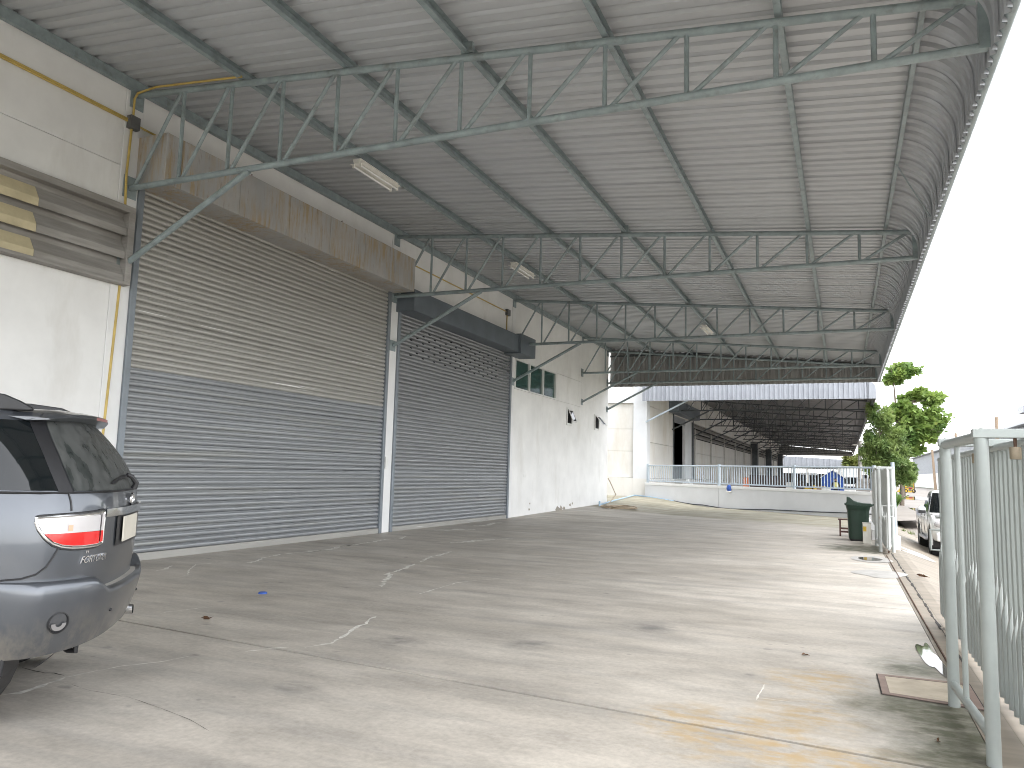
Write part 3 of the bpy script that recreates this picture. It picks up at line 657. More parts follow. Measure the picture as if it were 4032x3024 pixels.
# cladding at the far end
rl = rib_line(3)
def clad_mesh(name, z0f, z1, mat, w=.72, n=3, d=1.0):
    r = rib_line(n); mb = MB()
    for (xx, h) in r: mb.v += [(xx, -h*d, 0.0), (xx, -h*d, 1.0)]
    mb.f = [(2*i, 2*i+2, 2*i+3, 2*i+1) for i in range(len(r)-1)]
    return mb.mesh(name, mat)
cm = clad_mesh('cladding_sheet', None, None, 'clad_dk', d=1.6)
k = 0; x = XW+.03
while x < 1.45:
    o = link('cladding_sheet', cm, cp, off+Vector((x, YC1+.03+.002*(k % 2), 5.60))); zt = roof_z(x+.36)+SH+.03
    sx = min(1, (1.52-x)/.74); o.scale = (sx, 1, zt-5.60); x += .72; k += 1
ad('cladding_rail', MB().box((XW+.03, YC1-.06, 7.02), (.9, YC1-.0, 7.09)), 'teal_dk')
rail2 = MB().tube([(XW+.05, YC1-.03, roof_z(XW)+.05), (CE, YC1-.03, roof_z(CE)+.05)], .06, 6); ad('edge_trim', rail2, 'teal_dk')
ad('brace_rod', bar((.82, 12.6, 6.36), (1.38, 13.6, 5.75), .012, 6), 'teal')
# lights under the canopy
def light_fixture(loc, label):
    t = thing('light_fixture', label, 'light', loc, 0, 'twin tube lights under the canopy')
    bev(ob('housing', MB().prism([(-.09, .10), (.09, .10), (.06, .02), (-.06, .02)], 1, -.64, .64), 'fixture', t), .004, 1)
    bev(ob('reflector', MB().prism([(-.15, .022), (-.15, .028), (-.062, .019), (.062, .019), (.15, .028), (.15, .022), (.06, .012), (-.06, .012)], 1, -.62, .62), 'fixture', t), .001, 1)
    for s in (-1, 1):
        tb = ob('tube', MB().tube([(s*.075, -.60, -.03), (s*.075, .60, -.03)], .018, 10), 'tube', t, True)
        for e in (-1, 1): ob('lamp_holder', MB().box((s*.075-.02, e*.615-.014, -.055), (s*.075+.02, e*.615+.014, .014)), 'fixture', tb)
    for e in (-1, 1): ob('hanger', bar((0, e*.45, .098), (0, e*.45, .20), .008, 6), 'teal', t)
    return t
light_fixture((-7.92, 11.68, roof_z(-7.92)-.12), 'twin tube light below the canopy between first and second trusses')
light_fixture((-7.92, 18.85, roof_z(-7.92)-.12), 'twin tube light below the canopy above the dark grey shutter')
light_fixture((-4.32, 27.2, roof_z(-4.32)-.12), 'twin tube light below the canopy seen through the third truss')
# yellow conduit
cd = thing('conduit', 'yellow electrical conduit running along the white wall to grey junction boxes', 'conduit', (XW, 8.12, 5.4))
def cad(nm, mb, mat, sm=True): o = ob(nm, mb, mat, cd, sm); o.location = (-XW, -8.12, -5.4); return o
X1 = XW+.016
cad('pipe', MB().tube([(X1+.01, -4, 6.80), (X1+.01, 8.06, 6.77)], .017, 8), 'yellow_pipe'); cad('pipe', MB().tube([(X1+.01, -4, 6.84), (X1+.01, 8.06, 6.80)], .017, 8), 'yellow_pipe')
cad('junction_box', MB().box((XW+.013, 8.05, 6.66), (XW+.11, 8.22, 6.86)), 'box_grey', False)
cad('pipe', MB().tube([(X1+.02, 8.14, 6.84), (X1+.03, 8.13, 7.16), (X1+.09, 8.13, 7.24), (XW+.5, 8.12, roof_z(XW+.5)+.06), (XW+2.2, 8.12, roof_z(XW+2.2)+.06)], .017, 8), 'yellow_pipe')
cad('pipe', MB().tube([(X1+.02, 8.13, 6.68), (X1+.04, 8.09, 5.9), (X1+.06, 8.10, 5.42)], .018, 8), 'yellow_pipe')
cad('pipe', MB().tube([(X1, 8.17, 4.2), (X1, 8.08, 1.2), (X1, 8.07, .05)], .02, 8), 'yellow_pipe')
cad('pipe', MB().tube([(X1+.02, 8.2, 6.76), (X1+.01, 8.45, 6.76), (X1+.01, 22.7, 6.74)], .017, 8), 'yellow_pipe')
cad('junction_box', MB().box((XW+.004, 22.68, 6.62), (XW+.09, 22.92, 6.82)), 'box_grey', False)
cad('pipe', MB().tube([(X1+.01, 22.78, 6.64), (X1+.01, 22.78, 5.95)], .018, 8), 'yellow_pipe')

# ================================================================== neighbour building
XN = -10.3
nb = thing('neighbouring_warehouse', 'cream-stained neighbouring warehouse beyond the railing with dock doors and long louvre', 'warehouse', (XN, 43.5, .2))
def np_(name, mb, mat, parent=None, smooth=False, label=None):
    o = ob(name, mb, mat, parent or nb, smooth)
    if parent is None: o.location = (-XN, -43.5, -.2)
    if label: o['label'] = label
    return o
# end wall facing the yard: recessed panels between white bands
np_('pier', MB().box((-11.08, 43.5, -.2), (XN, 44.3, 9)), 'grey_white')
np_('band', MB().box((-14.5, 43.5, 5.64), (-11.083, 44.3, 6.32)), 'grey_white')
for z0, z1 in ((1.34, 2.85), (2.85, 4.13), (4.13, 5.64), (6.32, 8.9)):
    bev(np_('wall_panel', MB().box((-14.5, 43.66, z0+.006), (-11.083, 44.3, z1-.006)), 'aged_wall'), .01, 1)
np_('plinth', MB().box((-14.5, 43.44, -.2), (-11.083, 44.3, 1.336)), 'aged_wall'); np_('pier_plinth', MB().box((-11.08, 43.44, -.2), (XN+.012, 43.497, 1.3)), 'aged_wall')
# long wall
DK0, DK1 = 50.9, 58.4
def npan(y0, y1, z0, z1): bev(np_('wall_panel', MB().box((XN-.25, y0+.01, z0+.008), (XN, y1-.01, z1-.008)), 'aged_wall'), .01, 1)
for z0, z1 in ((1.3, 3.4), (3.4, 5.5), (5.5, 7.6)): npan(44.31, DK0, z0, z1)
npan(DK0, DK1, 5.5, 7.6)
tys = [43.15, 50.5, 58.55, 66.2, 74.0, 82.0, 89.7, 97.5, 105.6, 113.7, 121.5, 129.5, 137.3, 144.2]
for a, b in zip(tys[2:-1], tys[3:]):
    npan(a, b, 1.3, 3.25); npan(a, b, 3.25, 4.32); npan(a, b, 5.46, 7.6)
np_('plinth', MB().box((XN-.25, 44.31, -.2), (XN+.04, 144.2, 1.29)), 'aged_wall')
np_('louver_backing', MB().box((XN-.25, DK1, 4.32), (XN-.2, 144.2, 5.46)), 'dark')
for i in range(3):
    zt = 5.42-i*.36; np_('louver_blade', MB().prism([(XN-.15, zt), (XN+.06, zt-.24), (XN+.06, zt-.33), (XN-.13, zt-.03)], 1, DK1+.1, 144.2), 'louver')
for y in tys[2:]: np_('downpipe', bar((XN+.12, y, 1.0), (XN+.12, y, 5.0), .055, 8), 'pole_conc', smooth=True)
np_('roof_block', MB().box((-36, 43.6, 7.6), (XN-.02, 144.2, 9.5)), 'aged_wall')
dd = np_('dock_door', MB().box((XN-3.0, DK0-.5, 1.3), (XN-2.9, DK1+22, 5.6)).box((XN-3.0, DK0-.5, 5.62), (XN-.26, DK1+22, 5.66)).box((XN-3.0, DK0-.5, 1.2), (XN-.26, DK1+22, 1.29)).box((XN-3, DK1+22, 1.2), (XN-.3, DK1+22.1, 5.6)), 'dark', label='dark open dock doorway with half-raised shutter')
np_('guide_rail', MB().box((XN-.12, DK0, 1.3), (XN+.06, DK0+.16, 5.6)), 'teal_dk', dd); np_('guide_rail', MB().box((XN-.12, DK1-.16, 1.3), (XN+.06, DK1, 5.6)), 'teal_dk', dd)
np_('sliding_panel', MB().box((XN-.25, 55.5, 1.3), (XN-.08, DK1-.17, 5.5)), 'grey_white', dd)
np_('hood', MB().box((XN, 49.6, 5.58), (-9.66, 57.6, 6.36)), 'hood_blue', dd); np_('shutter_curtain', MB().box((XN-.06, DK0+.17, 5.06), (XN-.02, 55.4, 5.62)), 'slat_blue', dd)
for k in range(9):
    o = np_('carton', MB().box((XN-2.4, 51.4+(k % 3)*1.25, 1.3+(k//3)*.88), (XN-1.4, 51.4+(k % 3)*1.25+1.2, 1.3+(k//3)*.88+.86)), 'cardboard', dd)
for o in (dd,): o.location = (-XN, -43.5, -.2)
np_('dock_platform', MB().box((XN+.045, 51.2, -.2), (-8.6, 58.5, 1.28)), 'pole_conc')
for y in (97.6, 117.2, 139.5):
    s_ = np_('dock_shelter', MB().box((XN, y, 1.3), (-9.5, y+.9, 5.6)), 'teal_dk', label='dark upright dock shelter on the long wall'); np_('hood', MB().box((XN, y+.92, 4.9), (-9.6, y+4.6, 5.7)), 'pole_conc', s_)

nc = thing('neighbouring_canopy', 'neighbouring canopy with bright ribbed end fascia and dark underside full of trusses', 'canopy', (XN, 42.6, 5.65))
def nca(name, mb, mat, parent=None, smooth=False):
    o = ob(name, mb, mat, parent or nc, smooth)
    if parent is None: o.location = (-XN, -42.6, -5.65)
    return o
fm = clad_mesh('fascia_sheet', None, None, 'clad_lt', d=1.3)
x = XN-.05; k = 0
while x < 1.2:
    zt = 6.5+max(0, (-3-x))*.085
    o = link('fascia_sheet', fm, nc, (x-XN, .05+.002*(k % 2)-.04, 0)); sx = min(1.0, (1.28-x)/.74); o.scale = (sx, 1, zt-5.65); x += .72; k += 1
mb = MB(); prev = None
cpts = [(1.27, 5.65), (1.60, 5.65), (1.60, 6.2)]+[(1.30+.30*math.cos(a), 6.2+.30*math.sin(a)) for a in (R(20), R(45), R(70), R(90))]+[(1.27, 6.5)]
mb.prism(cpts, 1, 42.58, 42.66); nca('corner_cap', mb, 'clad_lt')
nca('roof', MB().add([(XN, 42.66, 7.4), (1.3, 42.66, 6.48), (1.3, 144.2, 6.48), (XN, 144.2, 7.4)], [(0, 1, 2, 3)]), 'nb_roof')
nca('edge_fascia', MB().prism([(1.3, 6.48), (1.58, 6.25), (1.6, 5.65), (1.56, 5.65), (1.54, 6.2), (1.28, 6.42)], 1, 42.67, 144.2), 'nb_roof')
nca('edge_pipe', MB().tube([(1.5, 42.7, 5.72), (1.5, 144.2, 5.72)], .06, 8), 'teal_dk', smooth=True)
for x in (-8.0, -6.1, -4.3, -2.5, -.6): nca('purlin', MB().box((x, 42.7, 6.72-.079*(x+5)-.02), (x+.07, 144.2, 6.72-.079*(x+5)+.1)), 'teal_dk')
nca('end_cladding', MB().prism([(XN, 5.55), (1.5, 5.55), (1.5, 6.3), (XN, 7.35)], 1, 144.05, 144.15), 'clad_dk')
def nroof(x): return 7.2-.0805*(x-XN)
for j, y in enumerate(tys[:-1]):
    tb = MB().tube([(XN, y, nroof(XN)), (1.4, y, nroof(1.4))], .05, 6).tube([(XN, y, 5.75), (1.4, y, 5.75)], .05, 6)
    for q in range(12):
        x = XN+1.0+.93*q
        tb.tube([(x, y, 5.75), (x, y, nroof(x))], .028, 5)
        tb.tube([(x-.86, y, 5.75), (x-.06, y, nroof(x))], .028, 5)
    tr = nca('truss', tb, 'teal_dk'); nca('knee_brace', bar((XN+.03, y, 4.5), (-7.9, y, 5.72), .05, 8), 'rail_blue' if j == 0 else 'teal_dk', tr, True)  # canopy shade put in the colour: trusses dark, only the lit first brace pale

# ================================================================== retaining wall and railing
RA, RB = np.array([1.16, 33.9]), np.array([-10.24, 43.28])
rdir = (RB-RA)/np.linalg.norm(RB-RA); rn = np.array([rdir[1], -rdir[0]]); RL = float(np.linalg.norm(RB-RA))
if rn[1] > 0: rn = -rn              # points towards the yard
def rp(t, d, z): q = RA+rdir*t+rn*d; return (q[0], q[1], z)
ang = math.atan2(rdir[1], rdir[0])
rw = thing('retaining_wall', 'low white rendered wall closing the far end of the yard', 'wall', (RA[0], RA[1], 0), ang)
sg = 1 if np.dot(rn, np.array([-rdir[1], rdir[0]])) > 0 else -1     # local +y * sg = towards yard
tj = 8.82
bev(ob('wall_section', MB().box((0, -.1, -.4), (tj-.008, .1, .96)), 'grey_white', rw), .006, 1)
bev(ob('wall_section', MB().box((tj+.008, -.1, -.4), (RL, .1, .96)), 'grey_white', rw), .006, 1)
bev(ob('coping', MB().box((-.01, -.13, .962), (tj-.006, .13, 1.09)), 'plain_white', rw), .008, 2)
bev(ob('coping', MB().box((tj+.006, -.13, .962), (RL, .13, 1.09)), 'plain_white', rw), .008, 2)
rl_ = thing('railing', 'pale blue-grey steel railing with thin balusters on top of the white wall', 'railing', (RA[0], RA[1], 1.09), ang)
posts = [0.05, 4.1, tj+.05, RL-.12]
for k, t in enumerate(posts):
    ob('post', MB().tube([(t, 0, -.002 if k < 3 else -.9), (t, 0, 1.05)], .075, 12), 'rail_blue', rl_, True)
for z, r in ((.10, .03), (.96, .038)): ob('rail', MB().tube([(0, 0, z), (RL-.12, 0, z)], r, 8), 'rail_blue', rl_, True)
bm_ = MB().tube([(0, 0, .10), (0, 0, .96)], .019, 6).mesh('baluster', 'rail_blue', True)
t = .2
while t < RL-.2:
    if all(abs(t-q) > .09 for q in posts): link('baluster', bm_, rl_, (t, 0, 0))
    t += .162
def onwall(u, v, d=.13):
    r = pd(u, v); p0 = np.array([*(RA+rn*d), 0]); n3 = np.array([*rn, 0]); return CAM+r*(np.dot(p0-CAM, n3)/np.dot(r, n3))
c6 = lambda *pp: cz(2300, 1300, .5425, *pp)
tag(ob('power_cable', MB().tube([onwall(*q) for q in c6((640, 1236), (700, 1250), (790, 1264), (860, 1268), (970, 1287), (1060, 1297), (1180, 1300), (1330, 1302), (1500, 1310), (1650, 1318), (1900, 1326), (2090, 1336))], .022, 6), 'cable', smooth=True), 'black cable sagging along the foot of the white wall', 'cable')
pb = [onz(*q, .16) for q in cz(1900, 1300, .4823, (955, 1432), (1080, 1405), (1240, 1375))]
pb2 = [onwall(*q, .16) for q in c6((455, 1207), (560, 1224), (650, 1240))]
vp = thing('water_pipe', 'pale blue plastic water pipe lying along the wall foot', 'pipe', tuple(pb[0]))
ob('pipe', MB().tube([(p[0], p[1], gz(p[0], p[1])+.06) for p in pb]+[tuple(pb2[0])], .035, 8), 'pvc_blue', vp, True).location = tuple(-c for c in pb[0])
ob('pipe', MB().tube([tuple(p) for p in pb2], .035, 8), 'pvc_blue', vp, True).location = tuple(-c for c in pb[0])
ob('riser', MB().tube([(pb[0][0], pb[0][1], gz(pb[0][0], pb[0][1])), (pb[0][0], pb[0][1], gz(pb[0][0], pb[0][1])+.22)], .04, 8), 'pvc_blue', vp, True).location = tuple(-c for c in pb[0])
hc = onz(2440, 2001, .12); mb = MB(); pts = []
for i in range(150):
    a = i/150*2*math.pi*5; r = .62+.1*math.sin(i*.31)+.05*math.sin(i*.9); pts.append((hc[0]+r*math.cos(a), hc[1]+1.3*r*math.sin(a), gz(*hc[:2])+.03+.012*(i/30)+.03*abs(math.sin(i*.7))))
pts += [(hc[0]-.9, hc[1]+1.2, gz(*hc[:2])+.05), (XW+.4, 34.95, gz(XW, 35)+.4), (XW+.12, 34.9, gz(XW, 35)+1.0), (XW+.06, 34.8, gz(XW, 35)+1.15)]
tag(ob('garden_hose', mb.tube(pts, .022, 6), 'hose', smooth=True), 'coil of tan hose lying beside the corner of the warehouse wall', 'hose')
wp0 = onwall(2871, 1922, .15)
br = thing('floor_brush', 'blue mop head hanging over the white coping with its handle up', 'mop', tuple(wp0))
ob('head', MB().ellipsoid((0, 0, -.02), (.13, .09, .19), 12, 8), 'blue', br, 'all'); ob('handle', bar((0, .03, .1), (.03, .2, .95), .016), 'box_grey', br, True)
ob('fringe', MB().ellipsoid((0, -.01, -.17), (.15, .08, .06), 10, 6), 'white_plastic', br, 'all')
struct('kerb', MB().box((.66, 22.6, -.3), (.80, 33.8, .26)), 'plain_white')

# ================================================================== gates
def gate_leaf(y0, y1, x, label, stile, step, handle_y, mats, nlow=True, wave=0.0, ztop=1.82):
    g = thing('sliding_gate', label, 'gate', (x, y0, .06))
    def a_(nm, mb, mt=None, sm=True): o = ob(nm, mb, mt or mats, g, sm); o.location = (-x, -y0, -.06); return o
    a_('top_rail', bar((x, y0, ztop-.02), (x, y1, ztop-.02), .03, 10)); a_('bottom_rail', bar((x, y0, .12), (x, y1, .12), .03, 10))
    ymin, ymax = min(y0, y1), max(y0, y1)
    n = int((ymax-ymin)/step)
    big = MB().tube([(0, 0, .12), (0, 0, ztop-.03)], .026, 10).mesh('stile', mats, True); thin = MB().tube([(0, 0, .12), (0, 0, ztop-.03)], .025, 8).mesh('gate_bar', mats, True)
    for i in range(n+1):
        y = ymin+(ymax-ymin)*i/n
        isb = i % stile == 0
        link('stile' if isb else 'gate_bar', big if isb else thin, g, (0, y-y0, -.06))
    if nlow:
        for i in range(n):
            for dx, ph in ((0.0, 0),):
                y = ymin+(ymax-ymin)*(i+.5)/n; zt = .84+.09*math.sin(i*.9+ph)
                mb = MB(); rr = .021; k = 8; mb.v = [(rr*math.cos(6.2832*j/k), rr*math.sin(6.2832*j/k), .12) for j in range(k)]+[(rr*math.cos(6.2832*j/k), rr*math.sin(6.2832*j/k), zt-.2+.2*(math.cos(6.2832*j/k)*.5+.5)) for j in range(k)]
                mb.f = [(j, (j+1) % k, k+(j+1) % k, k+j) for j in range(k)]+[tuple(range(k, 2*k))]
                o = ob('short_bar', mb, mats, g, True); o.location = (-.035, y-y0, -.06)
    for s in (-1, 1):
        z0, z1 = .80, 1.02
        a_('handle', MB().tube([(x, handle_y, z0), (x+s*.12, handle_y, z0), (x+s*.12, handle_y, z1), (x, handle_y, z1)], .013, 8))
    for yy in (ymin+.3, ymax-.3):
        a_('track_wheel', MB().lathe([(.0, -.015), (.06, -.015), (.05, 0), (.06, .015), (.0, .015)], (x, yy, .065), 0, 16), 'rust')
    return g
gate_leaf(9.85, 1.6, 1.0, 'grey-green tube gate slid open beside the yard, close to the floor hatch', 8, .158, 9.85, 'gate')
gate_leaf(18.3, 27.5, .86, 'matching tube gate slid open at the far side, past the green bin', 9, .15, 18.3, 'gate_dirty')
def guide_frame(pts, label, mats, x1, zt=1.84, roller=True):
    """pts: posts on the yard side; cross plates reach to x1 on the road side"""
    g = thing('gate_guide_frame', label, 'gate frame', (pts[0][0], pts[0][1], 0))
    o0 = (-pts[0][0], -pts[0][1], 0)
    def a_(nm, mb, mt=mats, sm=True): o = ob(nm, mb, mt, g, sm); o.location = o0; return o
    for (x, y) in pts:
        a_('post', bar((x, y, -.02), (x, y, zt-.03), .038, 14)); a_('road_side_post', bar((x1, y, -.1), (x1, y, zt-.03), .038, 14))
        bev(a_('top_plate', MB().box((x-.045, y-.04, zt-.03), (x1+.045, y+.04, zt+.022)), sm=False), .003, 1)
        ob('bolt_cap', MB().lathe([(.0, zt+.034), (.025, zt+.030), (.032, zt+.022)], (x+.02, y, 0), 2, 12), 'gate_dirty', g).location = o0
        for xr_ in ((x+x1)/2-.13, (x+x1)/2+.13) if roller else ():
            rr = a_('roller', MB().lathe([(.0, zt-.15), (.028, zt-.15), (.030, zt-.145), (.030, zt-.085), (.028, zt-.08), (.0, zt-.08)], (xr_, y, 0), 2, 16), 'brass')
            ob('roller_pin', bar((xr_, y, zt-.08), (xr_, y, zt-.03), .009), 'rust', rr)
    (xa, ya), (xb, yb) = pts[0], pts[-1]
    for (px_, qx_) in ((xa, xb), (x1, x1)):
        a_('top_rail', bar((px_, ya, zt-.02), (qx_, yb, zt-.02), .033, 10)); a_('bottom_rail', bar((px_, ya, .15), (qx_, yb, .15), .028, 10))
        m_ = .38; a_('middle_bar', bar((px_+(qx_-px_)*m_, ya+(yb-ya)*m_, .15), (px_+(qx_-px_)*m_, ya+(yb-ya)*m_, zt-.02), .018, 10))
    return g
guide_frame([(.68, 6.36), (.735, 5.16)], 'welded tube guide frame with rollers standing over the near gate track and floor hatch', 'gate', 1.33)
guide_frame([(.72, 19.0), (.70, 20.6)], 'chipped white tube guide frame over the gate past the green bin', 'gate_dirty', .98, roller=False)
gp = thing('gate_post', 'blue-grey steel post on a white concrete block beside the far gate', 'post', (1.08, 19.95, 0))
ob('pole', bar((0, 0, .28), (-.03, 0, 1.98), .042, 14), 'rail_blue', gp, True); bev(ob('concrete_block', MB().box((-.09, -.10, -.2), (.09, .10, .30)), 'plain_white', gp), .008, 2)
# floor hatch
ht = thing('floor_hatch', 'rust-framed drain hatch set in the floor at the foot of the gate frame', 'hatch', (.47, 6.72, 0))
H = [onz(3452, 2658), onz(3472, 2734), onz(3790, 2786), onz(3790, 2694)]
H = [(.22, 7.06), (.23, 6.44), (.86, 6.34), (.86, 7.08)]
def hp(k, s, z): c = np.mean(H, axis=0); q = c+(np.array(H[k])-c)*np.array(s); return (q[0]-.47, q[1]-6.72, z)
mb = MB(); v = [hp(k, (1, 1), .009) for k in range(4)]+[hp(k, (.84, .84), .009) for k in range(4)]+[hp(k, (1, 1), -.02) for k in range(4)]
mb.add(v, [(k, (k+1) % 4, 4+(k+1) % 4, 4+k) for k in range(4)]+[(8+k, 8+(k+1) % 4, (k+1) % 4, k) for k in range(4)]); ob('frame', mb, 'hatch_frame', ht)
ob('plate', MB().add([hp(k, (.835, .835), .007) for k in range(4)]+[hp(k, (.835, .835), -.02) for k in range(4)], [(0, 1, 2, 3)]+[(4+k, 4+(k+1) % 4, (k+1) % 4, k) for k in range(4)]), 'hatch_plate', ht)
ob('gap', MB().add([hp(k, (1.03, 1.04), .0045) for k in range(4)], [(0, 1, 2, 3)]), 'joint', ht)

# ================================================================== bin, stool, steel box, litter
bn = thing('wheelie_bin', 'dark green wheelie bin with broken lid standing by the far gate', 'bin', (.33, 22.0, 0))
def taper(mb, z0, z1, a0, b0, a1, b1, n=20, p=5):
    def ring(z, a, b):
        o = []
        for i in range(n):
            t = 2*math.pi*i/n; c, s = math.cos(t), math.sin(t); o.append((a*math.copysign(abs(c)**(2/p), c), b*math.copysign(abs(s)**(2/p), s), z))
        return o
    o = len(mb.v); mb.v += ring(z0, a0, b0)+ring(z1, a1, b1)
    mb.f += [(o+i, o+(i+1) % n, o+n+(i+1) % n, o+n+i) for i in range(n)]+[tuple(range(o, o+n))[::-1], tuple(range(o+n, o+2*n))]; return mb
ob('body', taper(MB(), .05, .86, .235, .22, .265, .27), 'green_bin', bn, True)
rim = taper(taper(MB(), .84, .90, .285, .29, .30, .30), .78, .84, .27, .275, .285, .29); ob('rim', rim, 'green_bin', bn, True)
lid = MB().prism([(-.30, .90), (-.335, .925), (-.27, .955), (-.265, 1.115), (-.19, 1.10), (-.10, 1.02), (.0, .985), (.14, .96), (.30, .955), (.355, .925), (.33, .885), (.24, .872)], 1, -.26, .26); bev(ob('lid', lid, 'green_bin', bn), .02, 3)
for s in (-1, 1): ob('wheel', MB().lathe([(0, -.03), (.09, -.03), (.1, -.02), (.1, .02), (.09, .03), (0, .03)], (.19, s*.24, .1), 1, 16), 'rubber', bn, True)
ob('handle', bar((.36, -.2, .93), (.36, .2, .93), .018), 'green_bin', bn, True)
for yy in (-.18, .18): ob('handle_arm', bar((.28, yy, .90), (.36, yy, .93), .018), 'green_bin', bn, True)
ob('base', taper(MB(), .0, .055, .20, .20, .225, .215), 'black', bn, True)
st = thing('stool', 'dark red slatted wooden stool half hidden behind the green bin', 'stool', (.06, 23.55, 0))
for k in range(6): bev(ob('seat_slat', MB().box((-.22, -.2+k*.068, .44), (.22, -.2+k*.068+.055, .465)), 'wood_dk', st), .003, 1)
for sx in (-1, 1):
    for sy in (-1, 1): ob('leg', MB().box((sx*.17-.022, sy*.17-.022, 0), (sx*.17+.022, sy*.17+.022, .44)), 'wood_dk', st)
for z in (.10, .19):
    for sy in (-1, 1): ob('stretcher', MB().box((-.148, sy*.17-.012, z), (.148, sy*.17+.012, z+.03)), 'wood_dk', st)
    for sx in (-1, 1): ob('stretcher', MB().box((sx*.17-.012, -.148, z), (sx*.17+.012, .148, z+.03)), 'wood_dk', st)
tb_ = thing('steel_box', 'narrow stainless steel box with yellow sticker leaning beside the green bin', 'box', (.505, 21.12, 0))
bev(ob('body', MB().box((-.095, -.07, 0), (.095, .07, .50)), 'stainless', tb_), .006, 2); ob('sticker', MB().box((-.085, -.074, .30), (-.01, -.0705, .42)), 'yellow', tb_); ob('rim', MB().box((-.10, -.075, .50), (.10, .075, .515)), 'stainless', tb_)
def litter_leaf(u, v, label, s, mat='leafbrown', seed=0, z=0.0):
    p = onz(u, v, z); rnd = random.Random(seed); mb = MB()
    for k in range(3):
        a = rnd.uniform(0, 6.28); c = np.array([math.cos(a), math.sin(a)])*s*.3; L = s*rnd.uniform(.5, .8); a2 = rnd.uniform(0, 6.28); d = np.array([math.cos(a2), math.sin(a2)]); e = np.array([-d[1], d[0]])
        q = [c-d*L, c+e*L*.3, c+d*L, c-e*L*.3]
        mb.add([(q[0][0], q[0][1], .004), (q[1][0], q[1][1], s*rnd.uniform(.2, .5)), (q[2][0], q[2][1], s*rnd.uniform(.1, .6)), (q[3][0], q[3][1], s*rnd.uniform(.1, .4)), (c[0], c[1], .006)], [(0, 1, 4), (1, 2, 4), (2, 3, 4), (3, 0, 4)])
    o = ob('dry_leaf', mb, mat, loc=(p[0], p[1], z)); return tag(o, label, 'leaf')
litter_leaf(815, 2440, 'curled brown leaf on the concrete near the floor joint behind the car', .07, seed=2)
litter_leaf(3690, 2922, 'small dry brown leaf on the floor near the gate frame', .04, seed=4)
litter_leaf(3635, 2272, 'dark twig-like leaf on the driveway past the track', .12, seed=6)
litter_leaf(3172, 2581, 'tiny brown leaf scrap in the middle of the yard', .05, seed=9)
cp_ = onz(1034, 2338); ct = thing('bottle_cap', 'blue plastic lid lying on the grey floor in front of the wide shutter', 'lid', (cp_[0], cp_[1], 0))
ob('cap', MB().lathe([(0, .022), (.045, .022), (.05, .016), (.052, .002), (.048, .002)], (0, 0, 0), 2, 20), 'blue', ct, True)
def tuft(u, v, z, label, seed, s=.12, n=40):
    p = onz(u, v, z); rnd = random.Random(seed); mb = MB()
    for k in range(n):
        a = rnd.uniform(0, 6.28); L = s*rnd.uniform(.5, 1.2); b0 = np.array([rnd.gauss(0, s*.35), rnd.gauss(0, s*.35), 0]); tip = b0+[math.cos(a)*L*.6, math.sin(a)*L*.6, L]
        w_ = np.array([-math.sin(a), math.cos(a), 0])*.008; mb.add([b0-w_, b0+w_, tip], [(0, 1, 2)])
    return tag(ob('weed', mb, 'leaf_grass', loc=(p[0], p[1], drive_z(p[0]) if z > -.3 else z)), label, 'weed')
tuft(3558, 2078, -.2, 'small green weed in a crack of the driveway', 3); tuft(3585, 2082, -.2, 'low dark green weed strip on the driveway', 5, .16)

